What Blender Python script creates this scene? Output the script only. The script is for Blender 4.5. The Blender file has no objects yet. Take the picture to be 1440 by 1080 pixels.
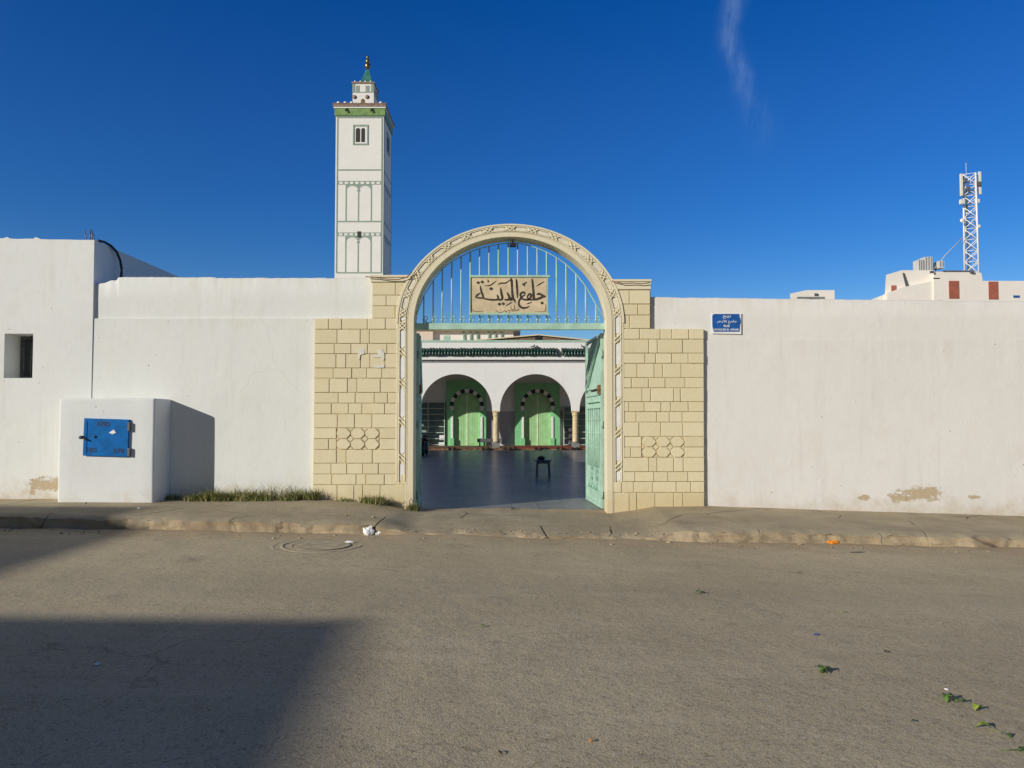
import bpy, bmesh, math, random
from mathutils import Vector, Matrix
random.seed(7)
R = math.radians
sc = bpy.context.scene

# ------------------------------------------------------------------ camera
F, PP, PITCH, CAMZ = 1030.0, 556.0, R(2.0), 1.6      # focal length (px of 1440), principal row, upward pitch, eye height
cam_d = bpy.data.cameras.new('camera'); cam = bpy.data.objects.new('camera', cam_d)
sc.collection.objects.link(cam); sc.camera = cam
cam_d.sensor_width = 36; cam_d.sensor_fit = 'HORIZONTAL'; cam_d.lens = 36*F/1440
cam_d.shift_y = (PP-540)/1440; cam_d.clip_end = 3000; cam_d.clip_start = 0.05
cam.location = (0, 0, CAMZ); cam.rotation_euler = (R(90)+PITCH, 0, 0)

def at(px, py, Y):
    """world point on the plane y=Y seen at photo pixel px,py"""
    u, v = (px-720)/F, (PP-py)/F
    dy = math.cos(PITCH)-v*math.sin(PITCH); dz = math.sin(PITCH)+v*math.cos(PITCH)
    t = Y/dy
    return Vector((u*t, Y, CAMZ+dz*t))
def ax(px, Y, py=592): return at(px, py, Y).x
def az(py, Y): return at(720, py, Y).z

# ------------------------------------------------------------------ light
SUN = Vector((0.73, 0.55, -0.29)).normalized()       # direction the light travels
el = math.asin(-SUN.z); azm = math.atan2(-SUN.x, -SUN.y)
sc.world = bpy.data.worlds.new('World'); sc.world.use_nodes = True
wt = sc.world.node_tree; bg = wt.nodes['Background']
sky = wt.nodes.new('ShaderNodeTexSky'); sky.sky_type = 'NISHITA'; sky.sun_disc = False
sky.sun_elevation = el; sky.sun_rotation = azm % (2*math.pi)
sky.air_density = 1.0; sky.dust_density = 0.3; sky.ozone_density = 3.0; sky.altitude = 0
bg.inputs['Strength'].default_value = 0.10
sun_d = bpy.data.lights.new('sun', 'SUN'); sun = bpy.data.objects.new('sun', sun_d)
sc.collection.objects.link(sun); sun_d.energy = 4.2; sun_d.angle = R(0.5); sun_d.color = (1.0, 0.945, 0.85)
sun.rotation_euler = SUN.to_track_quat('-Z', 'Y').to_euler(); sun.location = (-20, -15, 12)
sc.view_settings.view_transform = 'Standard'; sc.view_settings.look = 'None'
sc.view_settings.exposure = 0.0; sc.view_settings.gamma = 1.0

# ------------------------------------------------------------------ node helper
class NT:
    def __init__(s, tree): s.t = tree
    def n(s, typ, **kw):
        nd = s.t.nodes.new(typ)
        for k, v in kw.items(): setattr(nd, k, v)
        return nd
    def put(s, sock, v):
        if isinstance(v, bpy.types.NodeSocket): s.t.links.new(v, sock)
        elif v is not None:
            if isinstance(v, (tuple, list)) and len(v) == 3 and sock.type == 'RGBA': v = (*v, 1)
            sock.default_value = v
    def m(s, op, a, b=None, c=None, clamp=False):
        nd = s.n('ShaderNodeMath', operation=op, use_clamp=clamp)
        for i, v in enumerate((a, b, c)):
            if v is not None: s.put(nd.inputs[i], v)
        return nd.outputs[0]
    def mix(s, f, a, b, blend='MIX'):
        nd = s.n('ShaderNodeMix', data_type='RGBA', blend_type=blend)
        s.put(nd.inputs[0], f); s.put(nd.inputs[6], a); s.put(nd.inputs[7], b)
        return nd.outputs[2]
    def pos(s): return s.n('ShaderNodeNewGeometry').outputs['Position']
    def xyz(s, v):
        nd = s.n('ShaderNodeSeparateXYZ'); s.put(nd.inputs[0], v); return nd.outputs
    def scale(s, v, k):
        nd = s.n('ShaderNodeVectorMath', operation='MULTIPLY'); s.put(nd.inputs[0], v); nd.inputs[1].default_value = k
        return nd.outputs[0]
    def noise(s, v, sc_, det=4, rough=.6):
        nd = s.n('ShaderNodeTexNoise'); s.put(nd.inputs['Vector'], v)
        nd.inputs['Scale'].default_value = sc_; nd.inputs['Detail'].default_value = det; nd.inputs['Roughness'].default_value = rough
        return nd.outputs['Fac']
    def vor(s, v, sc_, feature='F1', out='Distance'):
        nd = s.n('ShaderNodeTexVoronoi', feature=feature); s.put(nd.inputs['Vector'], v)
        nd.inputs['Scale'].default_value = sc_
        return nd.outputs[out]
    def ramp(s, f, a, b):                       # smooth 0..1 between a and b
        nd = s.n('ShaderNodeMapRange', interpolation_type='SMOOTHSTEP'); s.put(nd.inputs[0], f)
        nd.inputs[1].default_value = a; nd.inputs[2].default_value = b
        return nd.outputs[0]
    def bump(s, h, strength, dist, prev=None):
        nd = s.n('ShaderNodeBump'); s.put(nd.inputs['Height'], h)
        nd.inputs['Strength'].default_value = strength; nd.inputs['Distance'].default_value = dist
        if prev is not None: s.put(nd.inputs['Normal'], prev)
        return nd.outputs[0]

def newmat(name):
    m = bpy.data.materials.new(name); m.use_nodes = True
    return m, NT(m.node_tree), m.node_tree.nodes['Principled BSDF']

def simple(name, col, rough=.6, var=.08, vs=4.0, bump=.15, bs=60, metal=0, dist=.003, dark=None, spec=None):
    """painted / raw surface with mottling, fine grain and optional worn tone"""
    m, t, p = newmat(name); P = t.pos()
    n = t.noise(P, vs, 6); f = t.ramp(n, .3, .7)
    lo = tuple(c*(1-var*1.6) for c in col); hi = tuple(min(1, c*(1+var)) for c in col)
    c = t.mix(f, lo, hi)
    if dark is not None: c = t.mix(t.ramp(t.noise(P, vs*3.1, 8, .7), .62, .72), c, dark)
    t.put(p.inputs['Base Color'], c); p.inputs['Roughness'].default_value = rough; p.inputs['Metallic'].default_value = metal
    if spec is not None: p.inputs['Specular IOR Level'].default_value = spec
    if bump: t.put(p.inputs['Normal'], t.bump(t.noise(P, bs, 4), bump, dist))
    return m

def plaster(name, col=(.80, .775, .735), dirt=(.50, .41, .29), z0=.25, z1=.7, patches=(), seam=None, splash=.8, trowel=.35, drip=()):
    m, t, p = newmat(name); P = t.pos(); X = t.xyz(P)
    big = t.ramp(t.noise(P, .55, 4), .3, .75)
    c = t.mix(big, tuple(k*.955 for k in col), col)
    # limewash brush-marks and rain streaks running down
    st = t.noise(t.scale(P, (7, 7, .45)), 1.0, 5, .65)
    c = t.mix(t.m('MULTIPLY', t.ramp(st, .52, .75), .42), c, tuple(k*.84*w for k, w in zip(col, (1, .985, .95))))
    mot = t.noise(P, 2.3, 7, .7)
    c = t.mix(t.m('MULTIPLY', t.ramp(mot, .52, .70), .40), c, (col[0]*.9, col[1]*.87, col[2]*.81))
    ys = t.ramp(t.noise(t.scale(P, (1.3, 1.3, .8)), 1.0, 8, .75), .55, .75)
    c = t.mix(t.m('MULTIPLY', ys, .30), c, (col[0]*.95, col[1]*.86, col[2]*.70))
    sc2 = t.ramp(t.noise(t.scale(P, (4, 4, 9)), 1.0, 9, .8), .66, .74)
    c = t.mix(t.m('MULTIPLY', sc2, .35), c, (col[0]*.72, col[1]*.70, col[2]*.66))
    blot = t.ramp(t.noise(t.scale(P, (.8, .8, 1.1)), 1.0, 7, .55), .50, .525)
    c = t.mix(t.m('MULTIPLY', blot, .10), c, (col[0]*.86, col[1]*.87, col[2]*.90))
    for (zt, ln, amt) in drip:                   # stains run down from a ledge or the coping
        band = t.m('MULTIPLY', t.ramp(X[2], zt-ln, zt-.02), t.m('LESS_THAN', X[2], zt+.02))
        dn = t.noise(t.scale(P, (6.5, 6.5, .16)), 1.0, 7, .7)
        d2 = t.ramp(t.m('ADD', dn, t.m('MULTIPLY', band, .22)), .66, .86)
        c = t.mix(t.m('MULTIPLY', t.m('MULTIPLY', band, d2), amt), c, (col[0]*.74, col[1]*.64, col[2]*.46))
    wq = t.n('ShaderNodeVectorMath', operation='ADD'); t.put(wq.inputs[0], P)
    nq = t.n('ShaderNodeTexNoise'); t.put(nq.inputs['Vector'], P); nq.inputs['Scale'].default_value = 1.6; nq.inputs['Detail'].default_value = 5
    sq = t.n('ShaderNodeVectorMath', operation='SCALE'); t.put(sq.inputs[0], nq.outputs['Color']); sq.inputs['Scale'].default_value = .35; t.put(wq.inputs[1], sq.outputs[0])
    hair = t.m('MULTIPLY', t.ramp(t.vor(wq.outputs[0], .42, 'DISTANCE_TO_EDGE'), .004, .001), t.ramp(t.noise(P, .45, 3), .50, .60))
    c = t.mix(t.m('MULTIPLY', hair, .13), c, (.36, .31, .24))
    # splash dirt near the pavement, ragged
    low = t.ramp(t.m('ADD', X[2], t.m('MULTIPLY', t.noise(P, 3.5, 6, .7), .9)), z1+.45, z0+.3)
    c = t.mix(t.m('MULTIPLY', low, splash), c, dirt)
    # pock marks
    pk = t.m('MULTIPLY', t.ramp(t.vor(P, 4.6), .07, .03), t.ramp(t.noise(P, 1.3, 2), .46, .58))
    c = t.mix(t.m('MULTIPLY', pk, .7), c, (.22, .19, .15))
    h = t.m('ADD', t.m('MULTIPLY', t.noise(P, 5, 5), .6), t.m('MULTIPLY', t.noise(P, 45, 4), .12))
    h = t.m('SUBTRACT', h, t.m('MULTIPLY', pk, .25))
    for (cx, cz, rx, rz) in patches:             # plaster fallen off, brown render showing
        dx = t.m('DIVIDE', t.m('SUBTRACT', X[0], cx), rx); dz = t.m('DIVIDE', t.m('SUBTRACT', X[2], cz), rz)
        d = t.m('SQRT', t.m('ADD', t.m('MULTIPLY', dx, dx), t.m('MULTIPLY', dz, dz)))
        nn = t.m('MULTIPLY', t.m('SUBTRACT', t.noise(t.scale(P, (3, 3, 6)), 2.0, 9, .8), .48), 5.0)
        k = t.ramp(t.m('ADD', d, nn), 1.0, .80)
        c = t.mix(k, c, t.mix(t.noise(P, 30, 5), (.38, .29, .18), (.60, .50, .35)))
        h = t.m('SUBTRACT', h, t.m('MULTIPLY', k, .5))
    t.put(p.inputs['Base Color'], c); p.inputs['Roughness'].default_value = .9; p.inputs['Specular IOR Level'].default_value = .2
    t.put(p.inputs['Normal'], t.bump(h, trowel, .03))
    return m

def stonemat(name, col=(.60, .53, .36)):
    m, t, p = newmat(name); P = t.pos()
    g = t.n('ShaderNodeNewGeometry')
    r = g.outputs['Random Per Island']
    c = t.mix(r, tuple(k*w for k, w in zip(col, (.94, .93, .91))), tuple(min(1, k*w) for k, w in zip(col, (1.03, 1.03, 1.05))))
    c = t.mix(t.m('MULTIPLY', t.ramp(t.noise(P, 2.0, 6, .7), .5, .72), .35), c, (col[0]*.90, col[1]*.80, col[2]*.62))
    c = t.mix(t.m('MULTIPLY', t.ramp(t.noise(P, 22, 6, .75), .60, .72), .35), c, tuple(k*.72 for k in col))
    st = t.noise(t.scale(P, (9, 9, 1.2)), 1.0, 5)
    c = t.mix(t.m('MULTIPLY', t.ramp(st, .56, .75), .25), c, tuple(k*.75 for k in col))
    X = t.xyz(P)
    low = t.ramp(t.m('ADD', X[2], t.m('MULTIPLY', t.noise(P, 4, 6, .7), .8)), .98, .6)
    c = t.mix(t.m('MULTIPLY', low, .45), c, (.55, .42, .2))
    t.put(p.inputs['Base Color'], c); p.inputs['Roughness'].default_value = .8; p.inputs['Specular IOR Level'].default_value = .25
    h = t.m('ADD', t.noise(P, 14, 6, .65), t.m('MULTIPLY', t.noise(P, 90, 3), .3))
    t.put(p.inputs['Normal'], t.bump(h, .35, .012))
    return m

M = {}
M['plaster_left'] = plaster('plaster_left', (.76, .77, .74), patches=[(ax(66, 12.03), az(681, 12.03), .30, .11), (ax(47, 12.03), az(690, 12.03), .06, .12)])
M['plaster_wall'] = plaster('plaster_wall', (.755, .765, .725), drip=[(az(448, 12.06), .6, .22), (az(390, 12.06), .5, .25)])
M['plaster_right'] = plaster('plaster_right', (.755, .735, .70), z0=.0, z1=.45, drip=[(az(478, 12.06), 1.1, .16), (az(420, 12.06), .5, .25)], patches=[
    (ax(1296, 12.06), az(693, 12.06), .38, .12), (ax(1262, 12.06), az(700, 12.06), .22, .07), (ax(1216, 12.06), az(700, 12.06), .12, .05),
    (ax(1368, 12.06), az(699, 12.06), .12, .05)])
M['plaster_box'] = plaster('plaster_box', (.735, .75, .735), splash=.45, trowel=.35, z1=.55)
M['plaster_court'] = plaster('plaster_court', (.83, .82, .80), splash=0, z0=-5, z1=-5, trowel=.1)
M['plaster_far'] = plaster('plaster_far', (.82, .78, .72), splash=0, z0=-5, z1=-5, trowel=.1)
M['pink_far'] = plaster('pink_far', (.72, .60, .50), splash=0, z0=-5, z1=-5, trowel=.1)
M['stone'] = stonemat('stone', (.71, .635, .42)); M['mould'] = stonemat('moulding', (.74, .68, .50))
M['mortar'] = simple('mortar', (.54, .44, .26), .95, .2, 12, .4, 60)
M['sign_paper'] = simple('old_paper', (.70, .68, .60), .8, .12, 30, .2, dark=(.55, .50, .38))
M['inlay'] = simple('inlay', (.78, .77, .74), .45, .05, 5, .1)
M['mint'] = simple('mint_paint', (.40, .60, .48), .45, .10, 5, .12, 40, dark=(.20, .34, .26))
M['mintd'] = simple('mint_dark', (.26, .44, .35), .5, .12, 5, .15, 40)
M['rust'] = simple('rust', (.22, .09, .03), .9, .4, 20, .5, 80)
M['black'] = simple('black', (.015, .015, .018), .5, .3, 8, .1)
M['rubber'] = simple('rubber', (.02, .02, .02), .8, .2, 8, .2)
M['blue_door'] = simple('blue_paint', (.004, .135, .42), .65, .14, 6, .2, 30, dark=(.002, .085, .30), spec=.12)
M['blue_sign'] = simple('blue_enamel', (.015, .10, .36), .25, .18, 14, .05)
M['num'] = simple('number_paint', (.003, .008, .035), .6, .3, 30, 0)
M['white'] = simple('white_paint', (.80, .80, .78), .5, .05, 6, .1)
M['paper'] = simple('paper', (.80, .80, .80), .7, .06, 9, .1)
M['sign_stone'] = simple('sign_stone', (.64, .52, .34), .5, .10, 5, .05, dark=(.55, .40, .26))
M['ink'] = simple('sign_ink', (.045, .035, .022), .6, .4, 20, 0)
M['ink2'] = simple('sign_ink_brown', (.20, .11, .05), .6, .4, 20, 0)
M['grey_line'] = simple('tower_trim', (.27, .35, .30), .6, .1, 5, .05)
M['tower'] = plaster('tower_white', (.80, .79, .75), splash=0, z0=-5, z1=-5, trowel=.08)
M['tower_green'] = simple('tower_green', (.20, .33, .12), .35, .15, 3, .05)
M['tower_roof'] = simple('tower_roof', (.05, .20, .19), .3, .2, 4, .1)
M['terracotta'] = simple('terracotta', (.30, .21, .16), .8, .25, 6, .2)
M['brass'] = simple('brass', (.30, .20, .10), .35, .2, 10, .1, metal=.9)
M['dark'] = simple('dark_opening', (.02, .022, .02), .6, .2, 3, 0)
M['green_surround'] = simple('green_surround', (.22, .56, .27), .5, .08, 3, .05)
M['green_door'] = simple('green_door', (.36, .63, .30), .5, .08, 3, .05)
M['green_light'] = simple('green_light', (.62, .78, .48), .5, .06, 3, .05)
M['tile'] = simple('glazed_tile', (.012, .055, .04), .3, .5, 9, .2, 30)
M['tan'] = simple('column_stone', (.62, .50, .28), .6, .12, 8, .2)
M['lavender'] = simple('wainscot', (.42, .40, .44), .6, .06, 3, .05)
M['trim_grey'] = simple('trim_grey', (.20, .20, .19), .7, .08, 3, .05)
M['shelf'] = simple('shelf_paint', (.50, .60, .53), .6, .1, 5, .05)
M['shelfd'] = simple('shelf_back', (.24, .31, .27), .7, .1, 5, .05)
M['red_mat'] = simple('red_carpet', (.26, .035, .02), .95, .35, 6, .4, 90)
M['mottled_mat'] = simple('mottled_mat', (.20, .10, .05), .95, .5, 9, .4, 90, dark=(.05, .10, .03))
M['brick_red'] = simple('red_render', (.36, .11, .07), .8, .12, 2, .1)
M['galv'] = simple('galvanised', (.78, .79, .80), .5, .06, 6, .1)
M['galvd'] = simple('galv_dark', (.12, .12, .13), .6, .2, 6, .1)
M['panel'] = simple('antenna_panel', (.74, .72, .64), .5, .06, 5, .05)
M['cabinet'] = simple('cabinet_grey', (.55, .56, .54), .5, .08, 5, .05)
M['stool'] = simple('stool_plastic', (.10, .13, .15), .4, .1, 6, .05)
M['brown'] = simple('brown_roof', (.20, .14, .09), .8, .2, 4, .1)
M['cream'] = simple('cream_paint', (.72, .60, .42), .7, .06, 3, .05)
M['steel'] = simple('steel', (.16, .16, .17), .5, .3, 10, .2, metal=.5)
M['leaf'] = simple('leaf_green', (.085, .17, .03), .5, .4, 40, .2, 90)
M['leafy'] = simple('leaf_yellow', (.26, .34, .03), .5, .3, 40, .2, 90)
M['twig'] = simple('twig', (.06, .045, .03), .8, .3, 40, .2, 90)
M['orange'] = simple('orange_peel', (.75, .25, .02), .6, .2, 40, .2, 90)
M['blue_bit'] = simple('blue_plastic', (.05, .08, .35), .4, .2, 40, .1, 90)
M['glass'] = simple('glass', (.03, .035, .04), .08, .1, 3, 0)
M['wood'] = simple('wood_brown', (.20, .12, .06), .7, .3, 8, .2)

def grassmat():
    m, t, p = newmat('grass_blades')
    r = t.n('ShaderNodeNewGeometry').outputs['Random Per Island']
    c = t.mix(t.ramp(r, 0, .7), (.10, .15, .03), (.30, .31, .10))
    c = t.mix(t.ramp(r, .60, .8), c, (.34, .28, .13))
    t.put(p.inputs['Base Color'], c); p.inputs['Roughness'].default_value = .7
    return m
M['grass'] = grassmat()

def asphalt():
    m, t, p = newmat('asphalt'); P = t.pos(); X = t.xyz(P)
    big = t.noise(P, .35, 5, .6)
    c = t.mix(t.ramp(big, .35, .68), (.47, .385, .235), (.575, .48, .30))
    c = t.mix(t.m('MULTIPLY', t.ramp(t.noise(P, 1.6, 7, .7), .5, .72), .5), c, (.36, .30, .185))
    st = t.noise(t.scale(P, (.5, 3.0, 1)), 1.0, 6, .65)
    c = t.mix(t.m('MULTIPLY', t.ramp(st, .50, .72), .35), c, (.60, .51, .35))
    c = t.mix(t.m('MULTIPLY', t.ramp(t.noise(P, 6.0, 6, .75), .58, .70), .45), c, (.25, .21, .14))
    v2 = t.xyz(t.vor(P, 58.0, 'F1', 'Color')); c = t.mix(t.m('MULTIPLY', t.ramp(v2[2], .86, .97), .45), c, (.62, .55, .43)); c = t.mix(t.m('MULTIPLY', t.ramp(v2[0], .84, .97), .42), c, (.14, .115, .08))
    # aggregate: pale stones and dark binder pits
    v = t.vor(P, 165.0, 'F1', 'Color'); vx = t.xyz(v)
    c = t.mix(t.m('MULTIPLY', t.ramp(vx[0], .72, .95), .45), c, (.64, .55, .42))
    c = t.mix(t.m('MULTIPLY', t.ramp(vx[1], .66, .9), .5), c, (.19, .16, .11))
    wp = t.n('ShaderNodeVectorMath', operation='ADD'); t.put(wp.inputs[0], P)
    nc = t.n('ShaderNodeTexNoise'); t.put(nc.inputs['Vector'], P); nc.inputs['Scale'].default_value = 2.5; nc.inputs['Detail'].default_value = 6
    sc_ = t.n('ShaderNodeVectorMath', operation='SCALE'); t.put(sc_.inputs[0], nc.outputs['Color']); sc_.inputs['Scale'].default_value = .7; t.put(wp.inputs[1], sc_.outputs[0])
    crk = t.m('MULTIPLY', t.ramp(t.vor(wp.outputs[0], .45, 'DISTANCE_TO_EDGE'), .007, .002), t.ramp(t.noise(P, .5, 3), .50, .58))
    c = t.mix(t.m('MULTIPLY', crk, .38), c, (.12, .10, .07))
    # worn wheel tracks and long dusty bands
    tr = t.ramp(t.m('ABSOLUTE', t.m('SUBTRACT', t.m('ADD', X[1], t.m('MULTIPLY', t.noise(P, .3, 3), .8)), 7.3)), .75, .1)
    c = t.mix(t.m('MULTIPLY', tr, .22), c, (.33, .28, .19))
    db = t.ramp(t.noise(t.scale(P, (.22, 1.6, 1)), 1.0, 8, .7), .52, .66)
    c = t.mix(t.m('MULTIPLY', db, .30), c, (.60, .50, .34))
    # small oily spots
    sp = t.m('MULTIPLY', t.ramp(t.vor(t.scale(P, (1, 1.6, 1)), 1.7), .10, .03), t.ramp(t.noise(P, 2.2, 3), .48, .6))
    c = t.mix(t.m('MULTIPLY', sp, .55), c, (.13, .11, .085))
    # tan dust collected in the gutter
    g = t.ramp(t.m('ADD', X[1], t.m('MULTIPLY', t.noise(P, 1.5, 7, .75), 1.6)), 9.9, 10.6)
    c = t.mix(t.m('MULTIPLY', g, .8), c, t.mix(t.noise(P, 8, 6, .7), (.30, .22, .13), (.50, .40, .26)))
    t.put(p.inputs['Base Color'], c)
    p.inputs['Roughness'].default_value = .85; p.inputs['Specular IOR Level'].default_value = .3
    h = t.m('ADD', t.m('MULTIPLY', t.vor(P, 95), -.8), t.m('MULTIPLY', t.noise(P, 20, 6, .7), .8))
    t.put(p.inputs['Normal'], t.bump(h, .34, .005, t.bump(t.noise(P, 2.5, 5), .5, .03)))
    return m
M['asphalt'] = asphalt()

def concrete(name, a, b, dirt, gut=True):
    m, t, p = newmat(name); P = t.pos(); X = t.xyz(P)
    c = t.mix(t.ramp(t.noise(P, .9, 6, .65), .35, .7), a, b)
    c = t.mix(t.m('MULTIPLY', t.ramp(t.noise(P, 3.0, 8, .75), .52, .7), .65), c, dirt)
    c = t.mix(t.m('MULTIPLY', t.ramp(t.noise(P, 28, 4, .7), .6, .75), .6), c, (.12, .10, .08))
    cr = t.m('MULTIPLY', t.ramp(t.vor(t.scale(P, (1, 1, 1)), .75, 'DISTANCE_TO_EDGE'), .012, .003), t.ramp(t.noise(P, .8, 2), .45, .6))
    c = t.mix(t.m('MULTIPLY', cr, .8), c, (.06, .05, .04))
    if gut:
        g = t.ramp(t.m('ADD', X[1], t.m('MULTIPLY', t.noise(P, 2.2, 6, .7), .6)), 12.15, 12.45)
        c = t.mix(t.m('MULTIPLY', g, .8), c, (.46, .34, .21))
    t.put(p.inputs['Base Color'], c); p.inputs['Roughness'].default_value = .95; p.inputs['Specular IOR Level'].default_value = .2
    h = t.m('ADD', t.noise(P, 9, 8, .7), t.m('MULTIPLY', t.noise(P, 70, 4), .4))
    h = t.m('SUBTRACT', h, cr)
    t.put(p.inputs['Normal'], t.bump(h, .7, .02))
    return m
M['pavement'] = concrete('pavement', (.36, .305, .205), (.48, .405, .28), (.27, .21, .135))
M['kerb'] = concrete('kerb_concrete', (.30, .23, .145), (.50, .405, .27), (.13, .10, .065), gut=False)
M['soil'] = concrete('far_ground', (.38, .32, .23), (.48, .41, .3), (.3, .25, .18), gut=False)

def floor_tiles():
    m, t, p = newmat('court_tiles'); P = t.pos(); X = t.xyz(P)
    S = .45
    def cell(x): return t.m('FRACT', t.m('DIVIDE', x, S))
    fx, fy = cell(X[0]), cell(X[1])
    ex = t.m('MINIMUM', fx, t.m('SUBTRACT', 1.0, fx)); ey = t.m('MINIMUM', fy, t.m('SUBTRACT', 1.0, fy))
    gl = t.ramp(t.m('MINIMUM', ex, ey), .018, .008)
    ids = t.n('ShaderNodeCombineXYZ'); t.put(ids.inputs[0], t.m('FLOOR', t.m('DIVIDE', X[0], S))); t.put(ids.inputs[1], t.m('FLOOR', t.m('DIVIDE', X[1], S)))
    wn = t.n('ShaderNodeTexWhiteNoise'); t.put(wn.inputs['Vector'], ids.outputs[0])
    c = t.mix(wn.outputs['Value'], (.18, .178, .165), (.235, .232, .215))
    c = t.mix(t.m('MULTIPLY', t.ramp(t.noise(P, 1.2, 6, .7), .45, .7), .5), c, (.22, .22, .205))
    c = t.mix(t.m('MULTIPLY', gl, .6), c, (.08, .08, .08))
    t.put(p.inputs['Base Color'], c)
    t.put(p.inputs['Roughness'], t.m('ADD', .12, t.m('MULTIPLY', t.noise(P, 3, 5), .18))); p.inputs['Specular IOR Level'].default_value = .34
    h = t.m('SUBTRACT', t.m('MULTIPLY', wn.outputs['Value'], .25), gl)
    nb_ = t.bump(h, .25, .003, t.bump(t.noise(P, 1.7, 4), .25, .02))
    t.put(p.inputs['Normal'], nb_); p.inputs['Specular IOR Level'].default_value = 0; p.inputs['Roughness'].default_value = .9
    # dusty glaze: only part of the surface still mirrors
    gl2 = t.n('ShaderNodeBsdfGlossy'); gl2.inputs['Roughness'].default_value = .24; gl2.inputs['Color'].default_value = (.9, .95, 1, 1); t.put(gl2.inputs['Normal'], nb_)
    fr = t.n('ShaderNodeFresnel'); fr.inputs['IOR'].default_value = 1.45
    ms = t.n('ShaderNodeMixShader'); t.put(ms.inputs[0], t.m('MULTIPLY', fr.outputs[0], .34))
    t.t.links.new(p.outputs[0], ms.inputs[1]); t.t.links.new(gl2.outputs[0], ms.inputs[2])
    t.t.links.new(ms.outputs[0], t.t.nodes['Material Output'].inputs['Surface'])
    return m
M['court'] = floor_tiles()

# faint high wisp of cloud in the sky, by direction
def sky_wisp():
    t = NT(wt); co = t.n('ShaderNodeTexCoord').outputs['Generated']; X = t.xyz(co)
    u = t.m('DIVIDE', X[0], X[1]); v = t.m('DIVIDE', X[2], X[1])
    def uv(px, py):
        p = at(px, py, 1.0); return p.x, p.z-CAMZ
    u0, v0 = uv(1022, 40); u1, v1 = uv(1075, 215)
    um, vm = uv(1046, 105)
    # centre line: straight pieces blended by a smooth step
    tt = t.m('DIVIDE', t.m('SUBTRACT', v, v1), v0-v1)           # 0 bottom, 1 at y=40
    wob = t.m('MULTIPLY', t.m('SUBTRACT', t.noise(t.scale(co, (1, 1, 6)), 3.0, 4), .5), .035)
    cen = t.m('ADD', t.m('ADD', u1, t.m('MULTIPLY', t.ramp(tt, -.1, 1.05), u0-u1)), wob)
    cen = t.m('ADD', cen, t.m('MULTIPLY', t.m('MAXIMUM', t.m('SUBTRACT', tt, 1.0), 0), .03))
    wid = t.m('ADD', .011, t.m('MULTIPLY', t.m('ABSOLUTE', t.m('SUBTRACT', 1.0, tt)), .010))
    d = t.m('DIVIDE', t.m('SUBTRACT', u, cen), wid)
    g = t.m('EXPONENT', t.m('MULTIPLY', t.m('MULTIPLY', d, d), -1.0))
    fib = t.ramp(t.noise(t.scale(co, (60, 20, 14)), 1.0, 8, .7), .25, .75)
    a = t.m('MULTIPLY', t.m('MULTIPLY', g, fib), t.ramp(tt, -.15, .9))
    a = t.m('MULTIPLY', a, .24)
    a = t.m('MULTIPLY', a, t.m('GREATER_THAN', X[1], 0.05), clamp=True)
    hs = t.n('ShaderNodeHueSaturation'); t.put(hs.inputs['Color'], sky.outputs[0])
    hs.inputs['Hue'].default_value = .522; hs.inputs['Saturation'].default_value = 1.40; hs.inputs['Value'].default_value = 1.06
    # the deep blue lies away from the sun; the sky round the sun is paler
    dt = t.n('ShaderNodeVectorMath', operation='DOT_PRODUCT'); t.put(dt.inputs[0], co); dt.inputs[1].default_value = tuple(-SUN)
    near = t.ramp(dt.outputs['Value'], .08, .6)
    low = t.ramp(X[2], .42, .05)
    t.put(hs.inputs['Saturation'], t.m('SUBTRACT', t.m('ADD', 1.39, t.m('MULTIPLY', low, .13)), t.m('MULTIPLY', near, .98)))
    t.put(hs.inputs['Value'], t.m('SUBTRACT', 1.12, t.m('MULTIPLY', near, .80)))
    c = t.mix(a, hs.outputs[0], (4.0, 5.4, 7.4))
    t.put(bg.inputs['Color'], c)
    return hs
sky_hs = sky_wisp()

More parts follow.
